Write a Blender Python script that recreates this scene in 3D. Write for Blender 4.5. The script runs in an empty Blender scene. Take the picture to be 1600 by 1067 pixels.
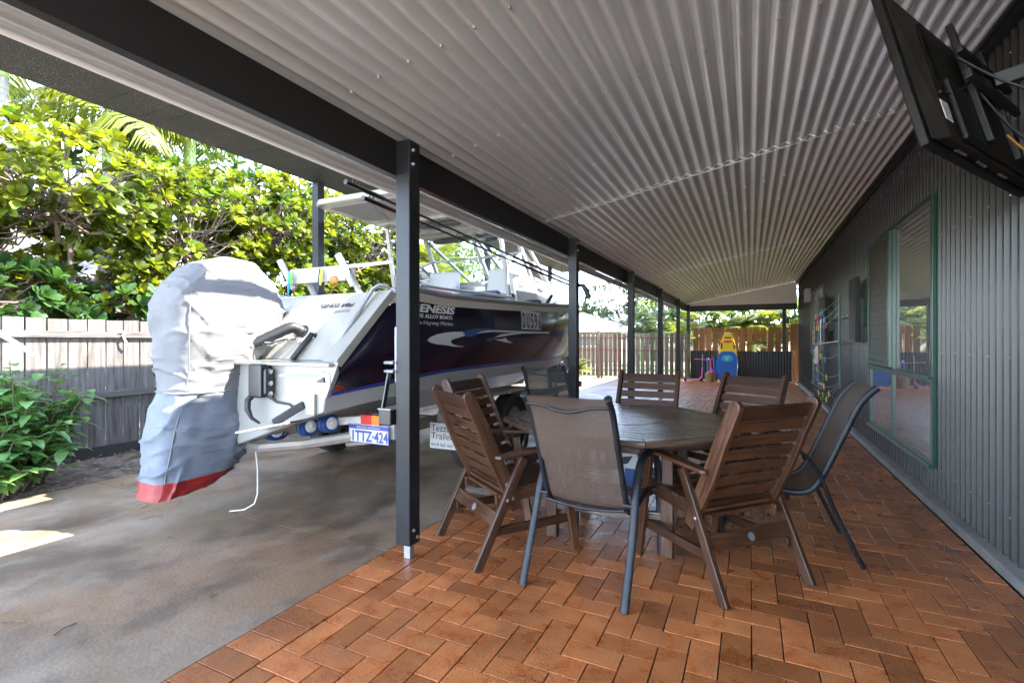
import bpy, bmesh, math, random
from mathutils import Vector as V, Matrix, noise as mnoise
random.seed(7)
sc = bpy.context.scene
COL = sc.collection
R = math.radians
rnd = random.uniform

# ------------------------------------------------------------------ materials
MATS = {}
def mat(name, col, rough=.5, metal=0., col2=None, nscale=8., detail=4., stretch=(1, 1, 1), bump=0., bscale=None,
        spec=.5, coat=0., lo=.35, hi=.65, attr=0., sheen=0., trans=0., rvar=0., attrname='rnd', vec=None):
    """principled material, two real colours mixed by a noise, optional bump, per-face variation by attribute"""
    m = bpy.data.materials.new(name); m.use_nodes = True
    nt = m.node_tree; N = nt.nodes; L = nt.links
    b = N['Principled BSDF']
    b.inputs['Roughness'].default_value = rough
    b.inputs['Metallic'].default_value = metal
    b.inputs['Specular IOR Level'].default_value = spec
    b.inputs['Coat Weight'].default_value = coat
    b.inputs['Coat Roughness'].default_value = .08
    c1 = (*col, 1)
    b.inputs['Base Color'].default_value = c1
    mp = None
    if col2 or bump or rvar:
        tc = N.new('ShaderNodeTexCoord'); mp = N.new('ShaderNodeMapping')
        mp.inputs['Scale'].default_value = stretch
        if vec:
            ga = N.new('ShaderNodeAttribute'); ga.attribute_name = vec; L.new(ga.outputs['Vector'], mp.inputs['Vector'])
        else: L.new(tc.outputs['Object'], mp.inputs['Vector'])
    src = None
    if col2:
        n = N.new('ShaderNodeTexNoise'); n.inputs['Scale'].default_value = nscale; n.inputs['Detail'].default_value = detail
        n.inputs['Roughness'].default_value = .62
        L.new(mp.outputs[0], n.inputs['Vector'])
        r = N.new('ShaderNodeValToRGB')
        r.color_ramp.elements[0].position = lo; r.color_ramp.elements[1].position = hi
        r.color_ramp.elements[0].color = c1; r.color_ramp.elements[1].color = (*col2, 1)
        L.new(n.outputs['Fac'], r.inputs['Fac'])
        src = r.outputs['Color']
        if rvar:
            mr = N.new('ShaderNodeMapRange'); mr.inputs['To Min'].default_value = max(.02, rough-rvar); mr.inputs['To Max'].default_value = min(1, rough+rvar)
            mr.inputs['From Min'].default_value = .3; mr.inputs['From Max'].default_value = .7
            L.new(n.outputs['Fac'], mr.inputs['Value']); L.new(mr.outputs[0], b.inputs['Roughness'])
    if attr:
        a = N.new('ShaderNodeAttribute'); a.attribute_name = attrname
        mr = N.new('ShaderNodeMapRange'); mr.inputs['To Min'].default_value = 1-attr; mr.inputs['To Max'].default_value = 1+attr
        L.new(a.outputs['Fac'], mr.inputs['Value'])
        mx = N.new('ShaderNodeMix'); mx.data_type = 'RGBA'; mx.blend_type = 'MULTIPLY'; mx.inputs['Factor'].default_value = 1
        if src: L.new(src, mx.inputs['A'])
        else: mx.inputs['A'].default_value = c1
        L.new(mr.outputs[0], mx.inputs['B'])
        src = mx.outputs['Result']
    if src: L.new(src, b.inputs['Base Color'])
    if bump:
        n2 = N.new('ShaderNodeTexNoise'); n2.inputs['Scale'].default_value = bscale or nscale*3; n2.inputs['Detail'].default_value = 5
        L.new(mp.outputs[0], n2.inputs['Vector'])
        bp = N.new('ShaderNodeBump'); bp.inputs['Strength'].default_value = bump; bp.inputs['Distance'].default_value = .02
        L.new(n2.outputs['Fac'], bp.inputs['Height']); L.new(bp.outputs[0], b.inputs['Normal'])
    if trans:      # thin leaves let light through
        t = N.new('ShaderNodeBsdfTranslucent')
        if src:
            hs = N.new('ShaderNodeMix'); hs.data_type = 'RGBA'; hs.blend_type = 'MULTIPLY'; hs.inputs['Factor'].default_value = 1
            L.new(src, hs.inputs['A']); hs.inputs['B'].default_value = (1.5, 1.45, .5, 1)
            L.new(hs.outputs['Result'], t.inputs['Color'])
        ms = N.new('ShaderNodeMixShader'); ms.inputs[0].default_value = trans
        L.new(b.outputs[0], ms.inputs[1]); L.new(t.outputs[0], ms.inputs[2])
        L.new(ms.outputs[0], N['Material Output'].inputs['Surface'])
    MATS[name] = m
    return m

def glass(name, tint=(1, 1, 1), ior=1.5):
    m = bpy.data.materials.new(name); m.use_nodes = True
    N = m.node_tree.nodes; L = m.node_tree.links
    N.remove(N['Principled BSDF'])
    t = N.new('ShaderNodeBsdfTransparent'); t.inputs[0].default_value = (*tint, 1)
    g = N.new('ShaderNodeBsdfGlossy'); g.inputs['Roughness'].default_value = .01
    fr = N.new('ShaderNodeFresnel'); fr.inputs[0].default_value = ior
    ms = N.new('ShaderNodeMixShader')
    L.new(fr.outputs[0], ms.inputs[0]); L.new(t.outputs[0], ms.inputs[1]); L.new(g.outputs[0], ms.inputs[2])
    L.new(ms.outputs[0], N['Material Output'].inputs['Surface'])
    MATS[name] = m; return m

# setting
mat('brick', (.38, .108, .030), .33, col2=(.49, .18, .058), nscale=9, attr=.33, bump=.12, bscale=110, rvar=.12)
mat('sand_joint', (.018, .009, .006), .95, col2=(.04, .02, .013), nscale=30)
mat('concrete', (.19, .13, .08), .5, col2=(.28, .212, .148), nscale=2.2, detail=9, lo=.3, hi=.72, bump=.12, bscale=60, rvar=.2)
def stain(m, c3, c4, c5):
    N = m.node_tree.nodes; L = m.node_tree.links; b = N['Principled BSDF']; src = b.inputs['Base Color'].links[0].from_socket
    tc = N.new('ShaderNodeTexCoord'); mp = N.new('ShaderNodeMapping'); mp.inputs['Scale'].default_value = (1, .8, 1); mp.inputs['Rotation'].default_value = (0, 0, .5)
    L.new(tc.outputs['Object'], mp.inputs['Vector'])
    for sc_, col, lo, hi, f in ((.8, c4, .45, .60, .65), (1.3, c3, .46, .60, .75), (4.5, c5, .52, .68, .4), (11, c3, .55, .70, .3), (70, c3, .52, .72, .28), (160, c5, .55, .70, .25)):
        n = N.new('ShaderNodeTexNoise'); n.inputs['Scale'].default_value = sc_; n.inputs['Detail'].default_value = 8; n.inputs['Roughness'].default_value = .6; n.inputs['Distortion'].default_value = .25
        L.new(mp.outputs[0], n.inputs['Vector'])
        mr = N.new('ShaderNodeMapRange'); mr.inputs['From Min'].default_value = lo; mr.inputs['From Max'].default_value = hi; mr.inputs['To Max'].default_value = f
        L.new(n.outputs['Fac'], mr.inputs['Value'])
        mx = N.new('ShaderNodeMix'); mx.data_type = 'RGBA'; L.new(mr.outputs[0], mx.inputs['Factor']); L.new(src, mx.inputs['A']); mx.inputs['B'].default_value = (*col, 1)
        src = mx.outputs['Result']
    L.new(src, b.inputs['Base Color'])
stain(MATS['concrete'], (.075, .052, .036), (.22, .115, .052), (.31, .24, .165))
def blotch(m, layers):
    N = m.node_tree.nodes; L = m.node_tree.links; b = N['Principled BSDF']; src = b.inputs['Base Color'].links[0].from_socket
    tc = N.new('ShaderNodeTexCoord')
    for sc_, col, lo, hi, f in layers:
        n = N.new('ShaderNodeTexNoise'); n.inputs['Scale'].default_value = sc_; n.inputs['Detail'].default_value = 7; n.inputs['Roughness'].default_value = .65
        L.new(tc.outputs['Object'], n.inputs['Vector'])
        mr = N.new('ShaderNodeMapRange'); mr.inputs['From Min'].default_value = lo; mr.inputs['From Max'].default_value = hi; mr.inputs['To Max'].default_value = f
        L.new(n.outputs['Fac'], mr.inputs['Value'])
        mx = N.new('ShaderNodeMix'); mx.data_type = 'RGBA'; L.new(mr.outputs[0], mx.inputs['Factor']); L.new(src, mx.inputs['A']); mx.inputs['B'].default_value = (*col, 1)
        src = mx.outputs['Result']
    L.new(src, b.inputs['Base Color'])
blotch(MATS['brick'], [(1.1, (.16, .05, .018), .48, .68, .5), (4.5, (.13, .045, .02), .54, .72, .45), (14, (.50, .27, .15), .57, .74, .35)])
mat('pale_concrete', (.46, .42, .37), .8, col2=(.52, .48, .43), nscale=2)
mat('dirt', (.10, .07, .045), .95, col2=(.19, .15, .11), nscale=7, bump=.6)
mat('grassy', (.06, .09, .025), .95, col2=(.13, .11, .05), nscale=3, bump=.5)
mat('litter', (.10, .06, .034), .85, col2=(.20, .15, .105), nscale=9, attr=.5)
# verandah and house
mat('roof_sheet', (.70, .745, .74), .27, metal=.35, col2=(.76, .80, .795), nscale=3, spec=.8)
mat('lap_grey', (.20, .19, .175), .5)
mat('cream_trim', (.66, .62, .57), .4)
mat('gutter_white', (.84, .84, .82), .45)
mat('beam_dark', (.006, .005, .0048), .5, col2=(.009, .0075, .0072), nscale=20)
mat('post_dark', (.008, .009, .0105), .42, col2=(.013, .014, .016), nscale=12, bump=.03, bscale=200, spec=.3)
mat('galv', (.42, .43, .44), .42, metal=.75, col2=(.32, .33, .34), nscale=25)
mat('screw', (.5, .5, .5), .3, metal=.8)
mat('cladding', (.015, .014, .012), .36, col2=(.022, .0205, .0175), nscale=1.2, spec=.4)
mat('kerb', (.13, .13, .135), .7, col2=(.2, .18, .16), nscale=6, bump=.3)
mat('green_frame', (.009, .048, .031), .3, spec=.5)
mat('pane', (.42, .43, .44), .012, metal=.75)
mat('mesh_dark', (.006, .007, .006), .6)
mat('mesh_tan', (.13, .11, .06), .5)
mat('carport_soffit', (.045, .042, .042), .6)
mat('timber_grey', (.06, .051, .044), .85, col2=(.15, .134, .12), nscale=3.5, stretch=(8, 8, .7), bump=.35, bscale=14, attr=.22)
mat('timber_rail', (.05, .042, .036), .85, col2=(.12, .105, .093), nscale=4, stretch=(8, .7, 8), bump=.3)
mat('timber_far', (.085, .058, .035), .8, col2=(.165, .122, .08), nscale=4, stretch=(8, 8, .7), attr=.3, bump=.3)
mat('timber_orange', (.20, .082, .03), .7, col2=(.29, .13, .05), nscale=4, stretch=(8, 8, .7), attr=.3)
mat('timber_pale', (.42, .25, .13), .7, col2=(.5, .32, .18), nscale=5, stretch=(6, 6, .7))
mat('rail_red', (.16, .035, .022), .5)
# furniture
mat('chair_wood', (.022, .0088, .0042), .4, col2=(.080, .032, .0135), nscale=3, stretch=(1.6, 22, 22), detail=8, attr=.35, bump=.2, bscale=5, rvar=.12, lo=.3, hi=.7, vec='g')
mat('chair_wood_end', (.10, .06, .038), .5, col2=(.16, .10, .065), nscale=9)
mat('table_wood', (.042, .024, .016), .25, col2=(.11, .072, .052), nscale=3, stretch=(1.2, 18, 18), detail=8, bump=.25, bscale=4, rvar=.12, attr=.3, lo=.3, hi=.7, vec='g')
mat('sling', (.056, .034, .022), .75, col2=(.082, .054, .038), nscale=420, stretch=(1, 1, .25))
mat('sling_patch', (.36, .29, .28), .7, col2=(.25, .18, .15), nscale=120)
mat('sling_grey', (.04, .037, .032), .75, col2=(.058, .055, .048), nscale=160, stretch=(1, 1, .12))
mat('frame_metal', (.006, .007, .009), .5, col2=(.013, .0155, .019), nscale=14, spec=.35)
mat('steel', (.55, .55, .56), .25, metal=.9)
# boat
mat('gel_white', (.31, .30, .27), .22, col2=(.265, .255, .225), nscale=2.5, coat=.3)
mat('hull_navy', (.007, .0048, .020), .18, col2=(.011, .006, .018), nscale=1.1, coat=.35)
mat('white_paint', (.31, .305, .29), .3)
mat('cream_band', (.50, .44, .37), .4)
mat('rub_grey', (.20, .20, .21), .45)
mat('pin_blue', (.02, .035, .22), .3)
mat('decal_grey', (.55, .54, .54), .35)
mat('decal_blue', (.02, .06, .20), .35)
mat('ink', (.01, .01, .012), .4)
mat('ink_blue', (.01, .02, .14), .5)
mat('alu', (.50, .51, .52), .3, metal=.7)
mat('black_rubber', (.012, .012, .013), .55, bump=.1, bscale=60)
mat('black_plastic', (.014, .014, .015), .35)
mat('dark_canvas', (.05, .06, .07), .85)
mat('cushion', (.025, .035, .06), .6)
mat('red_cloth', (.45, .03, .05), .7)
mat('maroon', (.07, .02, .03), .8, col2=(.11, .04, .05), nscale=8, bump=.6, bscale=12)
glass('clear', (.93, .96, .95))
mat('cover_light', (.115, .115, .117), .8, col2=(.135, .135, .137), nscale=6, bump=.10, bscale=60)
mat('cover_shaded', (.115, .13, .158), .8, col2=(.14, .155, .182), nscale=6, bump=.10, bscale=60)  # same cloth below the seam, its shade put in as a bluer tint
mat('cover_red', (.20, .010, .008), .5, col2=(.24, .014, .012), nscale=5, bump=.3, bscale=9)
mat('cord_white', (.7, .68, .62), .7)
mat('roller_blue', (.006, .035, .14), .45)
mat('roller_hub', (.6, .58, .55), .5, col2=(.4, .38, .35), nscale=20)
mat('trailer_steel', (.20, .185, .17), .55, metal=.35, col2=(.30, .24, .19), nscale=6)
mat('tyre', (.018, .018, .018), .75, bump=.2, bscale=60)
mat('lens_red', (.45, .012, .008), .2)
mat('lens_amber', (.60, .16, .01), .2)
mat('plate_white', (.42, .42, .43), .4)
mat('rod', (.012, .011, .011), .3)
# small things
mat('tv_black', (.004, .0038, .0035), .5, spec=.3, col2=(.010, .009, .008), nscale=5)
mat('tv_brown', (.008, .006, .0045), .65, spec=.25, col2=(.018, .014, .011), nscale=6)
mat('label_white', (.6, .58, .56), .6)
mat('cable_orange', (.35, .16, .02), .5)
mat('line_white', (.32, .33, .30), .6)
mat('peg_yellow', (.75, .55, .02), .4); mat('peg_green', (.18, .55, .04), .4); mat('peg_blue', (.03, .15, .6), .4)
mat('peg_red', (.6, .03, .03), .4); mat('peg_pink', (.7, .06, .25), .4); mat('peg_wood', (.5, .34, .2), .6)
mat('linen', (.5, .44, .38), .8, col2=(.4, .34, .28), nscale=20)
mat('board_blue', (.012, .10, .35), .5, bump=.1, bscale=120); mat('board_teal', (.03, .33, .48), .5); mat('board_yellow', (.85, .55, .01), .5)
mat('board_lime', (.55, .6, .12), .5)
mat('basket', (.36, .23, .11), .8, col2=(.24, .14, .06), nscale=40, stretch=(1, 1, 3), bump=.5, bscale=60)
mat('toy_pink', (.75, .12, .38), .5); mat('toy_purple', (.3, .08, .4), .5); mat('toy_green', (.2, .5, .08), .5); mat('toy_red', (.7, .04, .03), .4)
mat('scooter_pink', (.65, .10, .35), .4)
# vegetation
mat('leaf_almond', (.044, .084, .008), .36, col2=(.145, .152, .010), nscale=1.6, attr=.5, trans=.40, spec=.4)
mat('leaf_dark', (.018, .05, .013), .32, col2=(.04, .085, .02), nscale=3, attr=.35, trans=.3, spec=.4)
mat('leaf_shrub', (.07, .17, .05), .36, col2=(.15, .28, .075), nscale=4, attr=.3, trans=.3)
mat('leaf_palm', (.06, .105, .022), .4, col2=(.11, .14, .032), nscale=2, attr=.3, trans=.42)
mat('leaf_yellowpalm', (.10, .135, .022), .4, col2=(.17, .18, .028), nscale=2, attr=.35, trans=.45)
mat('leaf_far', (.035, .055, .022), .6, col2=(.065, .085, .033), nscale=.6, attr=.4, trans=.25)
mat('bark', (.085, .06, .042), .9, col2=(.15, .11, .08), nscale=9, bump=.5)
mat('palm_bark', (.13, .122, .11), .85, col2=(.20, .19, .175), nscale=5, stretch=(1, 1, 5), bump=.35, bscale=10)
mat('crownshaft', (.17, .24, .06), .45)
mat('roof_tile', (.10, .085, .085), .7, col2=(.16, .14, .14), nscale=6, stretch=(1, 6, 6), bump=.5)
mat('roof_white', (.30, .30, .30), .5, col2=(.27, .275, .28), nscale=2)
mat('roof_pale', (.20, .205, .205), .5, col2=(.23, .235, .235), nscale=2)
mat('render_peach', (.26, .17, .11), .8, col2=(.28, .195, .13), nscale=3)
mat('wall_dark', (.03, .028, .026), .7)
mat('hill', (.05, .075, .04), .95, col2=(.08, .10, .05), nscale=.1)

def speckle(m, lightcol, scale, thr):
    """small specks of a second colour over the base colour"""
    N = m.node_tree.nodes; L = m.node_tree.links; b = N['Principled BSDF']
    tc = N.new('ShaderNodeTexCoord'); vo = N.new('ShaderNodeTexVoronoi'); vo.inputs['Scale'].default_value = scale
    n = N.new('ShaderNodeTexNoise'); n.inputs['Scale'].default_value = 2.2; n.inputs['Detail'].default_value = 4
    L.new(tc.outputs['Object'], vo.inputs['Vector']); L.new(tc.outputs['Object'], n.inputs['Vector'])
    mu = N.new('ShaderNodeMath'); mu.operation = 'MULTIPLY'; mu.inputs[1].default_value = thr
    L.new(n.outputs['Fac'], mu.inputs[0])
    lt = N.new('ShaderNodeMath'); lt.operation = 'LESS_THAN'
    L.new(vo.outputs['Distance'], lt.inputs[0]); L.new(mu.outputs[0], lt.inputs[1])
    mx = N.new('ShaderNodeMix'); mx.data_type = 'RGBA'
    old = b.inputs['Base Color']
    if old.is_linked: L.new(old.links[0].from_socket, mx.inputs['A'])
    else: mx.inputs['A'].default_value = old.default_value
    mx.inputs['B'].default_value = (*lightcol, 1)
    L.new(lt.outputs[0], mx.inputs['Factor']); L.new(mx.outputs['Result'], b.inputs['Base Color'])
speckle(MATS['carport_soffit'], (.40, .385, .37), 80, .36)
speckle(MATS['brick'], (.05, .02, .010), 150, .52)

# ------------------------------------------------------------------ mesh helpers
class MB:
    def __init__(s): s.v = []; s.f = []; s.m = []; s.r = []; s.g = []
    def add(s, vs, fs, m=0, r=None, g=None):
        b = len(s.v); vs = [V(p) for p in vs]; s.v.extend(vs); s.g.extend(g if g else vs)
        for f in fs: s.f.append([i+b for i in f]); s.m.append(m); s.r.append(rnd(0, 1) if r is None else r)
        return s
    def box(s, x0, x1, y0, y1, z0, z1, m=0, r=None):
        if r is None: r = rnd(0, 1)
        return s.add([(x0, y0, z0), (x1, y0, z0), (x1, y1, z0), (x0, y1, z0), (x0, y0, z1), (x1, y0, z1), (x1, y1, z1), (x0, y1, z1)],
                     [(0, 3, 2, 1), (4, 5, 6, 7), (0, 1, 5, 4), (1, 2, 6, 5), (2, 3, 7, 6), (3, 0, 4, 7)], m, r)
    def bar(s, p0, p1, w, h, side=None, m=0):
        """box from p0 to p1, w across 'side', h in the third direction"""
        p0, p1 = V(p0), V(p1); d = (p1-p0).normalized()
        sd = V(side) if side is not None else (V((0, 0, 1)).cross(d) if abs(d.z) < .98 else V((1, 0, 0)))
        sd = (sd-d*sd.dot(d)).normalized(); u = d.cross(sd)
        a, b = sd*w/2, u*h/2
        vs = [p0-a-b, p0+a-b, p0+a+b, p0-a+b, p1-a-b, p1+a-b, p1+a+b, p1-a+b]
        o_ = V((rnd(0, 9), rnd(0, 9), rnd(0, 9)))
        return s.add(vs, [(0, 3, 2, 1), (4, 5, 6, 7), (0, 1, 5, 4), (1, 2, 6, 5), (2, 3, 7, 6), (3, 0, 4, 7)], m, rnd(0, 1), [V((p.dot(d), p.dot(sd), p.dot(u)))+o_ for p in vs])
    def loft(s, rings, cap=True, closed=True, m=0, r=None):
        n = len(rings[0]); vs = [p for q in rings for p in q]; fs = []
        for i in range(len(rings)-1):
            for j in range(n if closed else n-1):
                k = (j+1) % n
                fs.append((i*n+j, i*n+k, (i+1)*n+k, (i+1)*n+j))
        if cap and closed:
            fs.append(tuple(range(n))[::-1]); fs.append(tuple((len(rings)-1)*n+j for j in range(n)))
        return s.add(vs, fs, m, r)
    def tube(s, pts, r, n=8, m=0, flat=None):
        """round tube; r a number or one per point; flat=(side vector, ratio) flattens it"""
        pts = [V(p) for p in pts]; rs = r if isinstance(r, (list, tuple)) else [r]*len(pts)
        rings = []; ref = None
        for i, p in enumerate(pts):
            t = (pts[min(i+1, len(pts)-1)]-pts[max(i-1, 0)]).normalized()
            if ref is None:
                ref = V((0, 0, 1)) if abs(t.z) < .9 else V((1, 0, 0))
                if flat: ref = V(flat[0])
            a = (ref-t*ref.dot(t)).normalized(); b = t.cross(a); ref = a
            k = flat[1] if flat else 1
            rings.append([p+a*math.cos(2*math.pi*j/n)*rs[i]*k+b*math.sin(2*math.pi*j/n)*rs[i] for j in range(n)])
        return s.loft(rings, m=m)
    def cyl(s, p0, p1, r, n=16, m=0, r2=None): return s.tube([p0, p1], [r, r if r2 is None else r2], n, m)
    def lathe(s, prof, origin, axis=(0, 0, 1), n=24, m=0, closed=False):
        ax = V(axis).normalized(); a = ax.orthogonal().normalized(); b = ax.cross(a); o = V(origin)
        rings = [[o+ax*h+(a*math.cos(2*math.pi*j/n)+b*math.sin(2*math.pi*j/n))*max(r, 1e-4) for j in range(n)] for r, h in prof]
        if closed: rings.append(rings[0])
        return s.loft(rings, cap=not closed, m=m)
    def sphere(s, c, rx, ry=None, rz=None, n=14, m=0):
        ry = ry or rx; rz = rz or rx; c = V(c); k = n//2+1
        rings = [[c+V((math.sin(math.pi*i/k)*math.cos(2*math.pi*j/n)*rx, math.sin(math.pi*i/k)*math.sin(2*math.pi*j/n)*ry, -math.cos(math.pi*i/k)*rz)) for j in range(n)] for i in range(1, k)]
        return s.loft(rings, m=m)
    def prism(s, poly, d, m=0):
        """3-D polygon swept by vector d"""
        poly = [V(p) for p in poly]; d = V(d); n = len(poly); al = poly+[p+d for p in poly]
        e = max((poly[(i+1) % n]-poly[i] for i in range(n)), key=lambda q: q.length).normalized(); f_ = e.orthogonal().normalized(); h_ = e.cross(f_); o_ = V((rnd(0, 9), rnd(0, 9), rnd(0, 9)))
        return s.add(al, [tuple(range(n))[::-1], tuple(range(n, 2*n))]+[(i, (i+1) % n, n+(i+1) % n, n+i) for i in range(n)], m, rnd(0, 1), [V((p.dot(e), p.dot(f_), p.dot(h_)))+o_ for p in al])
    def build(s, name, mats, parent=None, smooth=0, bevel=0., seg=2, sub=0, rndattr=True):
        me = bpy.data.meshes.new(name)
        off = parent_origin(parent)
        me.from_pydata([p-off for p in s.v], [], s.f)
        if not isinstance(mats, (list, tuple)): mats = [mats]
        for x in mats: me.materials.append(MATS[x])
        me.polygons.foreach_set('material_index', s.m)
        if rndattr:
            a = me.attributes.new('rnd', 'FLOAT', 'FACE'); a.data.foreach_set('value', s.r)
            if any(x in ('chair_wood', 'table_wood') for x in mats):
                a = me.attributes.new('g', 'FLOAT_VECTOR', 'POINT'); a.data.foreach_set('vector', [c for p in s.g for c in p])
        bm = bmesh.new(); bm.from_mesh(me)
        if len(s.f) < 20000: bmesh.ops.recalc_face_normals(bm, faces=bm.faces)
        bm.to_mesh(me); bm.free()
        if smooth:
            me.polygons.foreach_set('use_smooth', [True]*len(me.polygons))
            me.set_sharp_from_angle(angle=R(smooth))
        o = bpy.data.objects.new(name, me); COL.objects.link(o)
        if parent: o.parent = parent
        if bevel:
            b = o.modifiers.new('Bevel', 'BEVEL'); b.width = bevel; b.segments = seg; b.limit_method = 'ANGLE'; b.angle_limit = R(40)
        if sub:
            q = o.modifiers.new('Sub', 'SUBSURF'); q.levels = q.render_levels = sub
        me.update()
        return o

def parent_origin(p):
    o = V((0, 0, 0))
    while p is not None:
        o += p.location; p = p.parent
    return o
def tag(o, label, cat, group=None, kind=None):
    if label: o['label'] = label
    if cat: o['category'] = cat
    if group: o['group'] = group
    if kind: o['kind'] = kind
    return o
def thing(name, loc, label, cat, group=None):
    o = bpy.data.objects.new(name, None); COL.objects.link(o); o.location = loc; o.empty_display_size = .1
    return tag(o, label, cat, group)
def struct(o): o['kind'] = 'structure'; return o
def copy_tree(o, parent=None):
    c = o.copy(); COL.objects.link(c)
    if parent: c.parent = parent
    for ch in [x for x in list(bpy.data.objects) if x.parent == o]: copy_tree(ch, c)
    return c
def text(name, s, size, material, parent, org, xd, yd, width=None, shear=0., align='LEFT', ext=.0015, bold=0.):
    """lettering as flat solid letters: org = baseline point, xd reading direction, yd up"""
    cu = bpy.data.curves.new('lettering', 'FONT'); cu.body = s; cu.size = size; cu.extrude = ext; cu.shear = shear
    cu.align_x = align; cu.offset = bold; cu.resolution_u = 3
    t = bpy.data.objects.new('lettering', cu); COL.objects.link(t)
    bpy.context.view_layer.update()
    dg = bpy.context.evaluated_depsgraph_get()
    me = bpy.data.meshes.new_from_object(t.evaluated_get(dg)); bpy.data.objects.remove(t)
    xs = [v.co.x for v in me.vertices]
    if width and xs:
        k = width/(max(xs)-min(xs))
    else: k = 1
    xd = V(xd).normalized(); yd = V(yd); yd = (yd-xd*yd.dot(xd)).normalized(); zd = xd.cross(yd)
    org = V(org)-parent_origin(parent)
    for v in me.vertices: v.co = org+xd*v.co.x*k+yd*v.co.y+zd*v.co.z
    me.materials.clear(); me.materials.append(MATS[material]); me.name = name
    o = bpy.data.objects.new(name, me); COL.objects.link(o); o.parent = parent
    return o

# ------------------------------------------------------------------ camera, sky, sun
cam = bpy.data.cameras.new('camera'); co = bpy.data.objects.new('camera', cam); COL.objects.link(co)
co.location = (0, 0, 1.27); co.rotation_euler = (R(90), 0, R(25.8))
cam.lens = 770/1600*36; cam.sensor_width = 36; cam.clip_end = 2000; cam.clip_start = .05; cam.shift_y = -.0009
sc.camera = co
SUN = V((.745, .30, 1)).normalized()
elev = math.asin(SUN.z); az = math.atan2(SUN.x, SUN.y)
w = bpy.data.worlds.new('World'); sc.world = w; w.use_nodes = True
nt = w.node_tree; bg = nt.nodes['Background']
sk = nt.nodes.new('ShaderNodeTexSky'); sk.sky_type = 'NISHITA'; sk.sun_disc = False
sk.sun_elevation = elev; sk.sun_rotation = az; sk.air_density = .65; sk.dust_density = .1; sk.ozone_density = 1.0
hs_ = nt.nodes.new('ShaderNodeHueSaturation'); hs_.inputs['Saturation'].default_value = .72
nt.links.new(sk.outputs[0], hs_.inputs['Color']); nt.links.new(hs_.outputs[0], bg.inputs[0]); bg.inputs[1].default_value = .15
sl = bpy.data.lights.new('sun', 'SUN'); sl.energy = 2.0; sl.angle = R(.5); sl.color = (1, .95, .87)
so = bpy.data.objects.new('sun', sl); COL.objects.link(so); so.rotation_euler = SUN.to_track_quat('Z', 'Y').to_euler()
so.location = (5, 2, 12)
vs_ = sc.view_settings; vs_.view_transform = 'Standard'; vs_.look = 'None'; vs_.gamma = 1; vs_.exposure = 4.4
sc.cycles.use_denoising = True
sc.cycles.max_bounces = 10; sc.cycles.diffuse_bounces = 5; sc.cycles.transparent_max_bounces = 16
sc.cycles.sample_clamp_indirect = 6

# ------------------------------------------------------------------ the ground
g = MB().add([(-160, -60, -.05), (160, -60, -.05), (160, 260, -.05), (-160, 260, -.05)], [(0, 1, 2, 3)])
struct(g.build('ground', 'grassy'))
b = MB().add([(-9.5, -4, -.03), (-5.31, -4, -.03), (-5.31, 16.6, -.03), (-9.5, 16.6, -.03)], [(0, 1, 2, 3)])
struct(b.build('garden_bed', 'dirt'))
b = MB()
JY = 2.36
for y0, y1 in ((-4, JY-.0045), (JY+.0045, 8.599), (8.609, 16.62)):
    b.box(-5.3, -1.982, y0, y1, -.1, -.004)
struct(b.build('concrete_driveway', 'concrete'))
b = MB()
for yj in (JY, 8.604): b.box(-5.29, -1.99, yj-.0035, yj+.0035, -.09, -.007)
struct(b.build('driveway_joint', 'ink'))
struct(MB().box(-12, 9, -22, -4.002, -.1, -.006).build('bounce_slab', 'pale_concrete'))  # unseen pale slab added behind the camera to bounce light under the roof
b = MB().box(-1.978, 1.215, -4, 17.0, -.1, -.011)
struct(b.build('paving_bed', 'sand_joint'))
# herringbone brick paving: every brick a chamfered solid
pv = MB()
def paver(x0, x1, y0, y1):
    gp = .0028; c = .0008; x0 += gp; x1 -= gp; y0 += gp; y1 -= gp
    if x1-x0 < .02 or y1-y0 < .02: return
    dz = rnd(-.0008, .0008); tx, ty = rnd(-.004, .004), rnd(-.004, .004); cx, cy = (x0+x1)/2, (y0+y1)/2
    t = lambda x, y, z: (x, y, z+dz+(x-cx)*tx+(y-cy)*ty)
    vs = [t(x0+c, y0+c, 0), t(x1-c, y0+c, 0), t(x1-c, y1-c, 0), t(x0+c, y1-c, 0),
          t(x0, y0, -.0008), t(x1, y0, -.0008), t(x1, y1, -.0008), t(x0, y1, -.0008),
          (x0, y0, -.02), (x1, y0, -.02), (x1, y1, -.02), (x0, y1, -.02)]
    fs = [(0, 1, 2, 3)]+[(i, i+4, (i+1) % 4+4, (i+1) % 4) for i in range(4)]+[(i+4, i+8, (i+1) % 4+8, (i+1) % 4+4) for i in range(4)]
    pv.add(vs, fs, 0, rnd(0, 1))
XA, XB, WP = -1.742, 1.10, .1165
y = -1.0
while y < 16.95: paver(-1.974, XA-.004, y, y+WP); y += WP
y = -1.0
while y < 16.95: paver(XB, 1.212, y, min(y+.233, 16.98)); y += .233
nx = int((XB-XA)/WP)+3; ny = int(18/WP)
for j in range(-8, ny-7):
    for i in range(-1, nx):
        k = (i-j) % 4
        x = XA+i*WP; yy = -.1+j*WP
        if k == 0: q = (x, x+2*WP, yy, yy+WP)
        elif k == 3: q = (x, x+WP, yy, yy+2*WP)
        else: continue
        x0, x1 = max(q[0], XA), min(q[1], XB)
        if x1-x0 < .03: continue
        paver(x0, x1, q[2], min(q[3], 16.98))
struct(pv.build('brick_paving', 'brick'))
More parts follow.
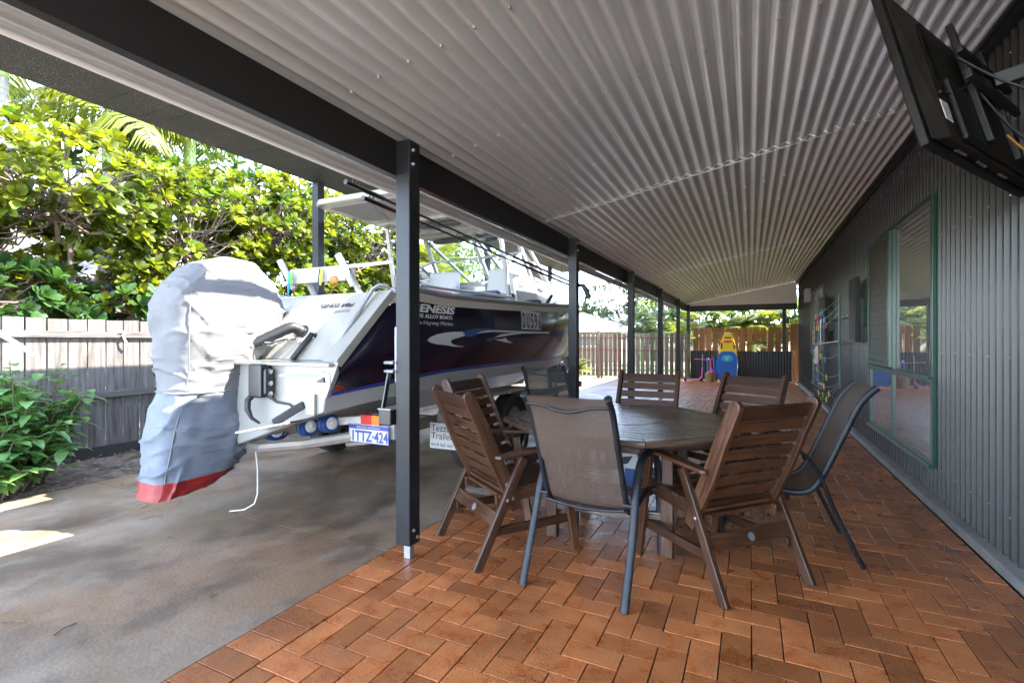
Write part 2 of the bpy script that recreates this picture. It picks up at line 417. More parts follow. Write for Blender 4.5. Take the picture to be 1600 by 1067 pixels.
# fallen leaves on the bed
lt = MB()
for i in range(4200):
    yy = rnd(.3, 9); x = rnd(-6.45, -5.31)+(rnd(0, .12) if i % 9 == 0 else 0); a = rnd(0, 6.28); l = rnd(.012, .045); wd = l*rnd(.25, .5)
    if i % 75 == 0: x, yy, l = rnd(-5.25, -2.1), rnd(.8, 7), rnd(.012, .028)
    d = V((math.cos(a), math.sin(a), rnd(-.25, .35))); e = V((-math.sin(a), math.cos(a), rnd(-.3, .3))); p = V((x, yy, -.02+rnd(0, .035) if x < -5.3 else .007))
    lt.add([p-d*l, p-e*wd, p+d*l, p+e*wd], [(0, 1, 2, 3)])
tag(lt.build('leaf_litter', 'litter'), 'brown dry leaves and bark chips lying under the grey fence', 'leaf litter', kind='stuff')
# stray leaves and twigs on the slab
for i, (x, yy, a, l) in enumerate([(-3.05, 1.0, .4, .05), (-3.9, 2.0, 1.2, .06), (-2.7, 1.05, 2.0, .045), (-4.6, 2.25, .3, .09)]):
    d = V((math.cos(a), math.sin(a), 0))
    o = MB().tube([V((x, yy, .002)), V((x, yy, .006))+d*l, V((x, yy, .003))+d*l*2+V((.01, .01, 0))], .0028, 5).build('twig', 'bark')
    tag(o, ['thin dry twig on the open concrete nearest the brick edge', 'short dark twig on the concrete beside the motor cover', 'tiny twig on the concrete near the first post',
            'pale twig on the concrete edge by the leaf litter'][i], 'twig', 'twigs dropped on the concrete')

# ------------------------------------------------------------------ verandah
Y0, Y1 = -1.3, 17.0
SL = .19
def zr(x): return 2.44+SL*(x+1.86)
ver = thing('verandah', (-1.81, 8, 0), 'open verandah with corrugated cream roof on dark steel posts along the house', 'verandah')
PIT = .0845
def roof_sheet(y0, y1, dz):
    b = MB(); n = int(3.46/PIT*8); rows = []
    for yy in (y0, y1):
        top = []; 
        for i in range(n+1):
            x = -2.16+3.46*i/n; top.append(V((x, yy, zr(x)+.018+.0142*math.sin(2*math.pi*(x+.02)/PIT)+dz)))
        rows.append(top)
    b.loft(rows, cap=False, closed=False)
    up = [[p+V((0, 0, .0035)) for p in q] for q in rows]
    b.loft(up, cap=False, closed=False)
    for k in (0, 1):
        m_ = len(b.v); b.loft([rows[k], up[k]], cap=False, closed=False)
    return b.build('roof_sheet', 'roof_sheet', ver, smooth=50)
roof_sheet(Y0, 4.66, .0045); roof_sheet(4.56, 9.72, 0); roof_sheet(9.62, Y1+.25, -.0045)
for yl in (4.55, 9.61):      # thin cover strip under each sheet overlap
    MB().tube([(-1.85, yl, zr(-1.85)-.001), (1.27, yl+.04, zr(1.27)+.001)], .0026, 8).build('lap_strip', 'roof_sheet', ver, smooth=60)
# screws through the sheets: the nearest as parts, the rest as one part
sc_mesh = None; far = MB(); cnt = 0
rows = [.9+.9*i for i in range(18)]
for ry in rows:
    for k in range(20):
        x = -1.72+k*PIT*2
        if x > 1.2: break
        cr = (round((x+.02)/PIT-.75)+.75)*PIT-.02      # on a downward crest
        z = zr(cr)+.018-.0142-.002
        yy = ry+rnd(-.015, .015)
        p0, p1 = V((cr, yy, z+.003)), V((cr, yy, z-.007))
        if cnt < 98:
            if sc_mesh is None:
                sc_mesh = MB().lathe([(.013, .001), (.013, -.001), (.0075, -.0015), (.0075, -.009), (.004, -.010)], (0, 0, 0), n=8).build('screw', 'screw')
                sc_mesh.parent = ver; sc_mesh.location = p0-ver.location
            else:
                c = sc_mesh.copy(); COL.objects.link(c); c.parent = ver; c.location = p0-ver.location
            cnt += 1
        else: far.cyl(p0, p1, .008, 6)
fo = far.build('screw', 'screw', ver); fo['kind'] = 'stuff'
MB().box(-1.91, -1.86, Y0, Y1, 2.23, 2.438).build('beam', 'beam_dark', ver, bevel=.003)
MB().box(-1.86, 1.26, Y1-.05, Y1, 2.205, 2.39).build('end_beam', 'beam_dark', ver, bevel=.003)
# gable infill at the far end
MB().prism([(-1.86, Y1-.03, 2.392), (1.26, Y1-.03, 2.392), (1.26, Y1-.03, zr(1.26)+.006), (-1.86, Y1-.03, zr(-1.86)+.006)], (0, .02, 0)).build('gable_panel', 'cream_trim', ver)
# gutter
gp = [(-2.12, 2.335), (-2.106, 2.325), (-2.106, 2.316), (-2.12, 2.306), (-2.12, 2.279), (-2.114, 2.274), (-2.122, 2.270), (-2.128, 2.262), (-2.116, 2.258), (-2.112, 2.250), (-2.116, 2.238), (-2.135, 2.238), (-2.22, 2.30), (-2.23, 2.36), (-2.215, 2.36), (-2.21, 2.345)]
MB().prism([(x, Y0, z) for x, z in gp], (0, Y1-Y0+.3, 0)).build('gutter', 'gutter_white', ver)
for z_, x_ in ((2.312, -2.103), (2.276, -2.108), (2.244, -2.108)): MB().tube([(x_, Y0, z_), (x_, Y1+.3, z_)], .0075, 8).build('gutter_bead', 'gutter_white', ver, smooth=60)
MB().box(-1.985, -1.93, Y0, Y1+.2, 2.40, 2.436).build('batten', 'cream_trim', ver)
posts = [(-1.81, 2.34), (-1.81, 5.36), (-1.81, 8.37), (-1.81, 11.38), (-1.81, 14.4), (-1.81, 16.9), (.92, 16.93)]
for i, (x, yy) in enumerate(posts):
    zt = zr(-1.86)-.012
    b = MB()
    if i == 6: b.box(x-.05, x+.05, yy-.05, yy+.05, .0, 2.205)
    else: b.box(x-.05, x+.05, yy-.05, yy+.05, .085, zt)
    po = b.build('post', 'post_dark', ver, bevel=.006, seg=3)
    if i != 6:
        MB().box(x-.015, x+.03, yy-.02, yy+.02, 0, .09).build('post_foot', 'galv', po, bevel=.003)
        for z in (2.29, 2.37):
            MB().lathe([(.011, 0), (.011, .006), (.006, .0065), (.006, .014)], (x+.05, yy-.02, z), (1, 0, 0), 6).build('bolt', 'screw', po)
        for dy, z in ((-.015, .17), (.02, .12)):
            MB().lathe([(.011, 0), (.011, .006), (.006, .0065), (.006, .012)], (x+.05, yy+dy, z), (1, 0, 0), 6).build('bolt', 'screw', po)
    if i == 0:
        MB().box(x-.012, x-.006, yy-.0515, yy-.0495, .09, .2).build('weep_slot', 'ink', po)

# ------------------------------------------------------------------ the house wall
HW = 1.30
house = thing('house', (HW, 8, 0), 'house side clad in dark grey ribbed steel with green framed windows', 'house')
prof = [(0, 0), (.052, 0), (.060, -.021), (.081, -.021), (.0895, 0)]
b = MB(); lo_, hi_ = [], []
yy = Y0
while yy < 16.75:
    for dy, dx in prof[:-1]:
        lo_.append(V((HW+dx, yy+dy, .07))); hi_.append(V((HW+dx, yy+dy, zr(HW)+.01)))
    yy += .0895
b.loft([lo_, hi_], cap=False, closed=False)
b.box(HW+.004, HW+.12, Y0, 16.9, .0, zr(HW)+.02)
b.build('cladding', 'cladding', house, bevel=0)
b = MB(); yy = Y0+.0705
while yy < 16.7:
    for z in (.30, 1.18, 2.06, 2.84): b.lathe([(.0055, 0), (.0055, .003), (.003, .006)], (HW-.0205, yy, z+rnd(-.004, .004)), (-1, 0, 0), 6)
    yy += .0895*3
sw_ = b.build('screw', 'screw', house); sw_['kind'] = 'stuff'
b = MB(); b.prism([(1.222, Y0, 0), (HW+.01, Y0, 0), (HW+.01, Y0, .078), (1.232, Y0, .055), (1.222, Y0, .048)], (0, 16.9-Y0, 0))
b.build('base_kerb', 'kerb', house, bevel=.004)
b = MB(); zc = zr(1.22)
b.box(1.215, HW-.022, Y0, 16.9, zc-.035, zc-.012); b.box(1.235, HW-.022, Y0, 16.9, zc-.07, zc-.036)
b.build('top_flashing', 'post_dark', house, bevel=.003)
b = MB(); b.box(HW+.121, 8.0, .4, 16.85, 0, 2.98); b.build('wall', 'cladding', house)
MB().prism([(1.32, .2, zr(1.32)+.03), (5.2, .2, zr(5.2)+.03), (9.0, .2, zr(1.32)+.03), (9.0, .2, zr(1.32)-.0), (1.32, .2, zr(1.32)-.0)], (0, 17.0, 0)).build('roof', 'roof_sheet', house)
def window(y0, y1, z0, z1, zm, ym, far_screen, simple=False):
    """aluminium window: upper slider with a diamond security grille on its far half, two low panes"""
    xf = HW-.045; t = .045
    fr = MB()
    for (a, b_, c, d) in ((y0, y1, z0, z0+t), (y0, y1, z1-t, z1), (y0, y1, zm-t/2, zm+t/2)):
        fr.box(xf, HW+.003, a, b_, c, d)
    for (a, c, d) in ((y0, z0+t, zm-t/2), (y1-t, z0+t, zm-t/2), (ym-t/2, z0+t, zm-t/2), (y0, zm+t/2, z1-t), (y1-t, zm+t/2, z1-t), (ym-t/2, zm+t/2, z1-t)):
        fr.box(xf, HW+.003, a, a+t, c, d)
    fo = fr.build('window', 'green_frame', house, bevel=.003)
    # sill and drip strip
    MB().box(xf-.025, xf-.001, y0-.01, y1+.01, z0-.004, z0+.03).build('sill', 'green_frame', fo, bevel=.003)
    MB().box(xf-.028, xf-.001, y0-.012, y1+.012, zm+.012, zm+.03).build('rail', 'green_frame', fo, bevel=.003)
    for (a, b_, c, d) in ((y0+t, ym-t/2, z0+t, zm-t/2), (ym+t/2, y1-t, z0+t, zm-t/2), (y0+t, ym-t/2, zm+t/2, z1-t), (ym+t/2, y1-t, zm+t/2, z1-t)):
        MB().box(HW-.030, HW-.026, a, b_, c, d).build('glass', 'pane', fo)
    # security screen: own frame and expanded diamond mesh
    ya, yb, za, zb = ym-.02, y1-t-.002, zm+.04, z1-t-.002; s = .05; xs = xf-.03
    f2 = MB()
    f2.box(xs, xf-.002, ya, ya+s*1.5, za, zb); f2.box(xs, xf-.002, yb-s, yb, za, zb)
    f2.box(xs, xf-.002, ya+s*1.5, yb-s, za, za+s); f2.box(xs, xf-.002, ya+s*1.5, yb-s, zb-s, zb)
    so_ = f2.build('security_screen', 'green_frame', fo, bevel=.003)
    MB().box(xf-.012, xf-.009, ya+s, yb-s, za+s, zb-s).build('flyscreen', 'mesh_dark', so_)
    gm = MB(); py, pz = .085, .15; a0, a1, c0, c1 = ya+s*1.5, yb-s, za+s, zb-s
    ncol = int((a1-a0)/(py/2)); nrow = int((c1-c0)/(pz/2))
    py = (a1-a0)/ncol*2; pz = (c1-c0)/nrow*2; xm = xf-.018
    for i in range(ncol):
        for j in range(nrow):
            ya_, yb_ = a0+i*py/2, a0+(i+1)*py/2; z_a, z_b = c0+j*pz/2, c0+(j+1)*pz/2
            if (i+j) % 2: p, q = (xm, ya_, z_b), (xm, yb_, z_a)
            else: p, q = (xm, ya_, z_a), (xm, yb_, z_b)
            gm.bar(p, q, .006, .0012, side=(0, 1, -.4))
    gm.build('grille', 'mesh_tan', so_)
    return fo
window(4.80, 7.02, .29, 2.40, .965, 6.0, True)
window(11.05, 12.95, .32, 2.36, .97, 12.1, True)
# TV near the camera, swung out from the wall on its arm
tv = thing('television', (1.1, 2.9, 2.3), 'big black flat television seen from behind, swung out from the wall under the roof', 'television')
A = V((.577, 2.35, 2.0)); e2 = V((.53, .848, 0)).normalized()
ns = V((-.848, .53, 0)).normalized(); t_ = R(14)
e1 = (V((0, 0, 1))*math.cos(t_)+ns*math.sin(t_)).normalized(); nn = e2.cross(e1).normalized()     # nn towards the wall = back side
if nn.x < 0: nn = -nn
def tvp(a, h, d): return A+e2*a+e1*h+nn*d
def tvslab(a0, a1, h0, h1, d0, d1, b, m=0):
    q = [tvp(a, h, d) for d in (d0, d1) for a, h in ((a0, h0), (a1, h0), (a1, h1), (a0, h1))]
    b.add(q, [(0, 3, 2, 1), (4, 5, 6, 7), (0, 1, 5, 4), (1, 2, 6, 5), (2, 3, 7, 6), (3, 0, 4, 7)], m, .5)
TW, TH = 1.25, .72
b = MB(); tvslab(0, TW, 0, TH, 0, .03, b); b.build('bezel', 'tv_black', tv, bevel=.006)
b = MB(); tvslab(.012, TW-.012, .012, TH-.012, -.002, -.0005, b); b.build('screen', 'tv_black', tv)
b = MB()
q0 = [tvp(a, h, .031) for a, h in ((.03, .02), (TW-.03, .02), (TW-.03, TH-.03), (.03, TH-.03))]
q1 = [tvp(a, h, .075) for a, h in ((.09, .0201), (TW-.09, .0201), (TW-.11, TH-.2), (.11, TH-.2))]
b.loft([q0, q1]); b.build('back_shell', 'tv_brown', tv, bevel=.012, seg=3)
b = MB(); tvslab(.2, TW-.2, .03, .30, .076, .1, b); b.build('electronics_box', 'tv_black', tv, bevel=.01)
for k in range(22):
    b_ = k*.011
vb = MB()
for k in range(26): tvslab(.135, .195, .30+k*.0095, .305+k*.0095, .0755, .079, vb)
vb.build('vent', 'tv_black', tv)
b = MB(); tvslab(.10, .175, .10, .185, .0755, .0772, b); b.build('sticker', 'label_white', tv)
sl_ = MB()
for k in range(7): tvslab(.108, .165, .108+k*.0105, .111+k*.0105, .0773, .0778, sl_)
sl_.build('sticker_lines', 'ink', tv)
b = MB()
for a in (.25, .5, .78): tvslab(a, a+.11, .0185, .0198, .035, .048, b)
b.build('port_strip', 'steel', tv)
b = MB()
for a in (.42, .80): tvslab(a, a+.035, .06, .62, .101, .125, b)
tvslab(.30, .96, .30, .34, .126, .15, b); tvslab(.30, .96, .42, .45, .126, .15, b)
b.build('mount_plate', 'black_plastic', tv, bevel=.004)
mc = tvp(.62, .37, .15); wa = V((HW-.02, 3.0, 2.42))
b = MB(); el = V((1.12, 2.55, 2.38))
b.bar(mc, (mc+wa)/2+V((.04, -.12, .02)), .05, .06); b.bar((mc+wa)/2+V((.04, -.12, .02)), wa, .05, .06)
b.box(HW-.03, HW-.0215, 2.9, 3.1, 2.25, 2.6); b.build('wall_arm', 'black_plastic', tv, bevel=.005)
for k, (p0, p1, sag, m_) in enumerate([(tvp(.35, .42, .12), V((HW-.02, 2.55, 2.2)), .10, 'black_rubber'), (tvp(.5, .3, .12), V((HW-.02, 2.75, 2.1)), .16, 'black_rubber'), (tvp(.7, .15, .12), V((HW-.02, 2.9, 2.12)), .1, 'cable_orange'), (tvp(.12, .22, .08), tvp(.4, .33, .13), .03, 'black_rubber')]):
    pts = [p0.lerp(p1, s/8)+V((0, 0, -sag*math.sin(math.pi*s/8))) for s in range(9)]
    MB().tube(pts, .0055, 6).build('cable', m_, tv, smooth=60)
# dark panels standing off the wall further along, and a lamp
def wall_panel(y0, y1, z0, z1, label):
    t = thing('dark_panel', (1.2, (y0+y1)/2, z0), label, 'screen', 'dark panels on the house wall')
    MB().box(1.125, 1.175, y0, y1, z0, z1).build('panel_case', 'tv_black', t, bevel=.006)
    MB().box(1.123, 1.1248, y0+.02, y1-.02, z0+.03, z1-.02).build('panel_face', 'tv_brown', t)
    MB().box(1.176, HW-.022, y0+.1, y0+.3, z0+.2, z1-.25).build('bracket', 'green_frame', t, bevel=.004)
wall_panel(7.08, 7.5, 1.25, 2.03, 'dark upright panel fixed to the wall between the large window and the clothesline')
wall_panel(9.75, 10.5, 1.24, 2.04, 'smaller looking dark panel on the wall behind the far end of the clothesline')
t = thing('wall_lamp', (1.25, 13.6, 2.25), 'small white ribbed lamp box high on the far end of the house wall', 'lamp')
b = MB().box(1.17, HW-.022, 13.45, 13.75, 2.18, 2.5); b.build('lamp_body', 'plate_white', t, bevel=.01)
b = MB()
for k in range(7): b.box(1.158, 1.1695, 13.47, 13.73, 2.2+k*.04, 2.225+k*.04)
b.build('louvre', 'plate_white', t)
# fold-down clothesline on the wall, its cords sagging, pegs left on them
cl = thing('clothesline', (1.2, 9.3, .2), 'green fold-down clothesline hanging folded against the grey wall with sagging cords', 'clothesline')
MB().box(1.09, 1.115, 8.02, 8.06, .62, 1.93).build('arm', 'green_frame', cl, bevel=.004)
MB().box(1.09, 1.115, 10.86, 10.90, .12, 1.66).build('arm', 'green_frame', cl, bevel=.004)
MB().box(1.235, HW-.022, 8.0, 10.95, 1.60, 1.64).build('wall_bar', 'green_frame', cl, bevel=.004)
MB().tube([(1.1, 8.06, 1.26), (1.1, 10.86, 1.20)], .010, 8).build('cross_rail', 'galv', cl)
MB().tube([(1.1, 10.0, 1.2), (1.1, 10.0, 1.64), (1.236, 10.0, 1.62)], .008, 8).build('strut', 'galv', cl)
cords = [(1.86, 1.72, .02), (1.75, 1.60, .05), (1.66, 1.52, .07), (1.10, 1.10, .12), (.80, .78, .10), (.70, .62, .14), (.68, .36, .12), (.64, .2, .1)]
pegspots = []
for z0, z1, sg in cords:
    P_ = lambda s, z0=z0, z1=z1, sg=sg: V((1.10, 8.05+2.83*s, z0+(z1-z0)*s-sg*math.sin(math.pi*s)))
    MB().tube([P_(s/12) for s in range(13)], .0035, 5).build('cord', 'line_white', cl)
    pegspots.append(P_)
pegs = [(0, .62, 'blue'), (0, .72, 'green'), (0, .85, 'pink'), (0, .90, 'red'), (0, .95, 'pink'), (1, .5, 'blue'), (1, .56, 'green'), (1, .66, 'blue'), (1, .8, 'red'), (1, .86, 'pink'),
        (2, .45, 'red'), (2, .55, 'blue'), (2, .8, 'yellow'), (2, .9, 'yellow'), (3, .5, 'blue'), (3, .7, 'yellow'), (3, .9, 'green'), (4, .45, 'yellow'), (4, .92, 'wood'), (5, .55, 'yellow'), (5, .9, 'blue'),
        (6, .35, 'yellow'), (6, .6, 'green'), (6, .8, 'yellow'), (6, .87, 'blue'), (7, .45, 'yellow'), (7, .7, 'green'), (7, .93, 'green'), (7, .85, 'green')]
where = ['top', 'second', 'third', 'fourth', 'fifth', 'sixth', 'seventh', 'lowest']
seen = {}
for ci, s, c in pegs:
    p = pegspots[ci](s)
    b = MB()
    for sg in (-1, 1): b.bar(p+V((0, sg*.006, .035)), p+V((0, sg*.020, -.06)), .012, .016)
    tag(b.build('clothes_peg', 'peg_'+c, bevel=.002), '%s clothes peg clipped on the %s sagging cord of the green clothesline' % (c if c != 'wood' else 'bare wooden', where[ci]), 'clothes peg', 'pegs on the clothesline')
t = thing('hanging_bag', (1.16, 10.3, .8), 'beige cloth peg bag hanging on the clothesline rail', 'bag')
b = MB(); rings = []
for z, wy, wx in ((1.17, .14, .015), (1.1, .17, .04), (.98, .19, .06), (.88, .17, .05), (.84, .12, .02)):
    rings.append([V((1.075+wx*math.cos(2*math.pi*j/12), 10.3+wy*math.sin(2*math.pi*j/12), z+.01*math.sin(j*2))) for j in range(12)])
b.loft(rings); b.build('pouch', 'linen', t, smooth=50)
MB().lathe([(.055, 0), (.055, .004), (.001, .005)], (1.012, 10.28, 1.0), (-1, 0, 0), 14).build('opening', 'ink', t)
MB().tube([(1.08, 10.22, 1.16), (1.095, 10.26, 1.225), (1.095, 10.34, 1.225), (1.08, 10.38, 1.16)], .006, 6).build('hook', 'line_white', t)
for k in range(2):
    pts = [(1.07, 10.75+.16*math.sin(a), 1.32+.11*math.cos(a)+.1*k) for a in [i*.45+k for i in range(13)]]
    tag(MB().tube(pts, .008, 6).build('coat_hanger', 'peg_wood'), ['looped tan hanger on the far arm of the clothesline, lower one', 'looped tan hanger on the far arm of the clothesline, upper one'][k], 'hanger', 'hangers on the clothesline')

# ------------------------------------------------------------------ carport over the boat
cp = thing('carport', (-4.9, 7, 0), 'flat carport roof with speckled dark underside standing over the boat', 'carport')
for y0, y1, x1 in ((.5, 2.14, -2.2), (2.146, 2.42, -2.50), (2.426, 2.56, -2.2), (2.566, 3.36, -2.9), (3.366, 6.6, -2.2), (6.606, 10.0, -2.2), (10.006, 13.2, -2.2)):  # hidden inner edge notched to let sun onto the motor cover and slab
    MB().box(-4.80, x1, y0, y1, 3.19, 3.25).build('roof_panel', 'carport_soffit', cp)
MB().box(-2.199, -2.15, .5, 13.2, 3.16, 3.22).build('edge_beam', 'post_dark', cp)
for yy in (4.38, 8.68, 12.1):
    po = MB().box(-4.79, -4.69, yy-.05, yy+.05, 0, 3.189).build('post', 'post_dark', cp, bevel=.006)
    MB().box(-4.84, -4.64, yy-.1, yy+.1, -.003, .012).build('base_plate', 'galv', po)
for yy in (1.0, 5.36, 11.38):
    MB().bar((-2.15, yy, 3.22), (-1.98, yy, 3.22), .06, .06).build('link_arm', 'post_dark', cp)
    MB().box(-1.98, -1.92, yy-.03, yy+.03, 2.445, 3.189).build('link_post', 'post_dark', cp)

# ------------------------------------------------------------------ fences
def paling_fence(name, label, along, fixed, a0, a1, pitch, wd, th, z0, z1, mat_, rails, rail_mat, front=1, jitter=.006, rail_th=.04, rail_h=.07, base=None):
    t = thing(name, (fixed, (a0+a1)/2, 0) if along == 'y' else ((a0+a1)/2, fixed, 0), label, 'fence')
    a = a0
    while a < a1-.02:
        r_ = rnd(0, 1); zt = z1+rnd(-jitter, jitter); tl = rnd(-.004, .004); b = MB(); w2 = wd*rnd(.97, 1.0)
        if along == 'y':
            b.add([(fixed-th/2, a, z0), (fixed+th/2, a, z0), (fixed+th/2, a+w2, z0), (fixed-th/2, a+w2, z0), (fixed-th/2, a+tl, zt), (fixed+th/2, a+tl, zt), (fixed+th/2, a+w2+tl, zt+rnd(-.004, .004)), (fixed-th/2, a+w2+tl, zt)],
                  [(0, 3, 2, 1), (4, 5, 6, 7), (0, 1, 5, 4), (1, 2, 6, 5), (2, 3, 7, 6), (3, 0, 4, 7)], 0, r_)
        else:
            b.add([(a, fixed-th/2, z0), (a+w2, fixed-th/2, z0), (a+w2, fixed+th/2, z0), (a, fixed+th/2, z0), (a+tl, fixed-th/2, zt), (a+w2+tl, fixed-th/2, zt+rnd(-.004, .004)), (a+w2+tl, fixed+th/2, zt), (a+tl, fixed+th/2, zt)],
                  [(0, 3, 2, 1), (4, 5, 6, 7), (0, 1, 5, 4), (1, 2, 6, 5), (2, 3, 7, 6), (3, 0, 4, 7)], 0, r_)
        b.build('paling', mat_, t)
        a += pitch
    for z in rails:
        b = MB(); f0 = fixed+front*(th/2+.001); f1 = f0+front*rail_th
        if along == 'y': b.box(min(f0, f1), max(f0, f1), a0, a1, z-rail_h/2, z+rail_h/2)
        else: b.box(a0, a1, min(f0, f1), max(f0, f1), z-rail_h/2, z+rail_h/2)
        b.build('rail', rail_mat, t, bevel=.004)
    return t
fl = paling_fence('paling_fence', 'weathered grey paling fence along the garden bed behind the motor cover', 'y', -6.5, .6, 16.5, .171, .160, .018, .1, 1.5, 'timber_grey', (.67, 1.335), 'timber_rail')
MB().box(-6.525, -6.485, .6, 16.5, -.03, .098).build('base_board', 'wall_dark', fl)
tag(MB().tube([(-6.445, 3.09, 1.36), (-6.43, 3.12, 1.375), (-6.42, 3.15, 1.35), (-6.43, 3.12, 1.33), (-6.42, 3.14, 1.27), (-6.425, 3.17, 1.22)], .011, 6).build('tied_rag', 'cord_white', smooth=60), 'white cloth tie knotted on the top rail of the left grey fence', 'cloth tie')
ff = paling_fence('paling_fence', 'old brown paling fence with red rails across the far end of the driveway', 'x', 16.75, -6.4, -1.74, .155, .122, .018, .05, 1.51, 'timber_far', (.07, .95, 1.37), 'rail_red', front=-1, rail_h=.022, rail_th=.03)
for x in (-4.62, -4.02):
    MB().box(x-.03, x+.03, 16.64, 16.70, -.02, 1.0 if x > -4.3 else 1.12).build('post', 'rail_red', ff, bevel=.004)
MB().box(-4.80, -4.70, 16.70, 16.735, -.02, 1.6).build('gate_post', 'timber_far', ff, bevel=.004)
fr_ = paling_fence('paling_fence', 'orange brown wide-board fence under the far end of the verandah', 'x', 17.15, -1.68, 1.25, .198, .158, .018, .05, 1.68, 'timber_orange', (1.52,), 'timber_orange', front=-1, rail_h=.02, rail_th=.02)
MB().box(1.10, 1.30, 17.0, 17.10, 0, 1.78).build('end_post', 'timber_orange', fr_, bevel=.004)
MB().box(1.14, 1.21, 16.84, 16.9, 0, .96).build('gate_stile', 'timber_pale', fr_, bevel=.004)
b = MB(); n = int(2.85/.076*8); rw = []
for z in (.05, .95):
    rw.append([V((-1.74+2.85*i/n, 16.82+.009*math.sin(2*math.pi*i/8), z)) for i in range(n+1)])
b.loft(rw, cap=False, closed=False)
t = thing('corrugated_panel', (-.3, 16.82, 0), 'low dark corrugated steel panel standing in front of the orange fence boards', 'panel')
b.build('sheet', 'cladding', t, smooth=50)
MB().box(-1.74, 1.11, 16.835, 16.87, .87, .92).build('rail', 'timber_pale', t)
for x in (-1.7, -.3, 1.05): MB().box(x-.03, x+.03, 16.835, 16.88, 0, .869).build('stake', 'timber_pale', t)

# ------------------------------------------------------------------ toys at the far end
t = thing('bodyboard', (-.64, 16.5, 0), 'blue bodyboard with teal V emblem leaning on the dark corrugated panel', 'bodyboard')
def board(z0, z1, prof_, y0, lean, th):
    ring = []
    for k, (zz, hw) in enumerate(prof_): ring.append((hw, zz))
    out = [(x, z) for x, z in ring]+[(-x, z) for x, z in reversed(ring)]
    return out
def board_mb(out, cx, y0, lean, th):
    p = [V((cx+x, y0+z*lean, z)) for x, z in out]
    return MB().prism(p, (0, th, -th*lean))
bo = board_mb(board(0, 0, [(.0, .19), (.1, .235), (.35, .285), (.6, .30), (.8, .27), (.9, .21), (.945, .12)], 0, 0, 0), -.64, 16.45, .28, .05).build('deck', 'board_blue', t, bevel=.012)
el_ = [(.16*math.cos(a), .72+.105*math.sin(a)) for a in [i*math.pi/12 for i in range(24)]]
MB().prism([V((-.64+x, 16.447+z*.28, z)) for x, z in el_], (0, .002, 0)).build('emblem', 'board_teal', bo)
text('letter', 'V', .2, 'board_lime', bo, (-.64-.07, 16.444+.66*.28, .655), (1, 0, 0), (0, .28, 1), bold=.004)
t = thing('kickboard', (-.63, 16.64, 0), 'tall yellow float board with black grips standing behind the blue bodyboard', 'float board')
yb = board_mb([(.27, .02), (.29, .5), (.25, .95), (.19, 1.25), (.12, 1.45), (.05, 1.52), (-.05, 1.52), (-.12, 1.45), (-.19, 1.25), (-.25, .95), (-.29, .5), (-.27, .02)], -.63, 16.60, .12, .06).build('deck', 'board_yellow', t, bevel=.012)
for x0, x1, z0, z1 in ((-.1, .1, 1.34, 1.38), (-.2, -.15, 1.02, 1.2), (.15, .2, 1.02, 1.2)):
    MB().prism([(-.63+x0, 16.592+z0*.12, z0), (-.63+x1, 16.592+z0*.12, z0), (-.63+x1, 16.592+z1*.12, z1), (-.63+x0, 16.592+z1*.12, z1)], (0, .006, 0)).build('grip', 'ink', yb)
el_ = [(.13*math.cos(a), 1.24+.04*math.sin(a)) for a in [i*math.pi/12 for i in range(24)]]
MB().prism([V((-.63+x, 16.592+z*.12, z)) for x, z in el_], (0, .006, 0)).build('badge', 'toy_red', yb)
t = thing('toy_basket', (-1.1, 16.3, 0), 'round woven straw basket full of small toys by the blue board', 'basket')
MB().lathe([(.001, .012), (.125, .0), (.15, .12), (.165, .26), (.155, .27), (.14, .12), (.11, .02)], (-1.1, 16.3, 0), n=20).build('weave', 'basket', t, smooth=50)
for k, (x, yy, z, r_, m_) in enumerate([(-1.17, 16.25, .27, .045, 'toy_green'), (-1.06, 16.24, .32, .055, 'toy_pink'), (-1.0, 16.3, .28, .045, 'toy_purple'), (-1.13, 16.33, .29, .05, 'toy_red'), (-1.08, 16.25, .40, .04, 'toy_pink')]):
    o = MB().sphere((x, yy, z), r_, r_*.9, r_*1.1, 10).build('soft_toy', m_, smooth=60)
    tag(o, ['green round toy at the left of the straw basket', 'large pink toy in the middle of the straw basket', 'purple toy at the right rim of the straw basket', 'red toy at the back of the straw basket', 'small pink toy topmost in the straw basket'][k], 'toy', 'toys in the straw basket')
for k, (x, z, m_) in enumerate([(-1.2, .72, 'board_blue'), (-1.12, .70, 'toy_red'), (-1.02, .74, 'board_blue'), (-.96, .66, 'board_blue')]):
    o = MB().tube([(x, 16.55, .0), (x+.01, 16.62, z*.6), (x-.01, 16.70, z)], .032, 10).build('pool_noodle', m_, smooth=60)
    tag(o, ['blue foam noodle nearest the scooter behind the basket', 'red foam noodle standing behind the straw basket', 'taller blue foam noodle between red noodle and bodyboard', 'short blue foam noodle right beside the bodyboard'][k], 'foam noodle', 'foam noodles behind the basket')
t = thing('kick_scooter', (-1.5, 16.2, 0), 'pink and black kick scooter parked beside the straw basket', 'scooter')
MB().bar((-1.82, 16.2, .07), (-1.40, 16.2, .07), .10, .02).build('deck', 'scooter_pink', t, bevel=.006)
MB().tube([(-1.42, 16.2, .08), (-1.34, 16.2, .16), (-1.33, 16.2, .19)], .022, 8).build('neck', 'scooter_pink', t)
for x in (-1.82, -1.36):
    MB().lathe([(.03, -.012), (.055, -.014), (.058, 0), (.055, .014), (.03, .012)], (x, 16.2, .058), (0, 1, 0), 16).build('wheel', 'black_rubber', t, smooth=50)
MB().tube([(-1.34, 16.2, .12), (-1.32, 16.2, .45)], .018, 8).build('stem', 'scooter_pink', t)
MB().tube([(-1.32, 16.2, .45), (-1.31, 16.2, .9)], .012, 8).build('upper_stem', 'steel', t)
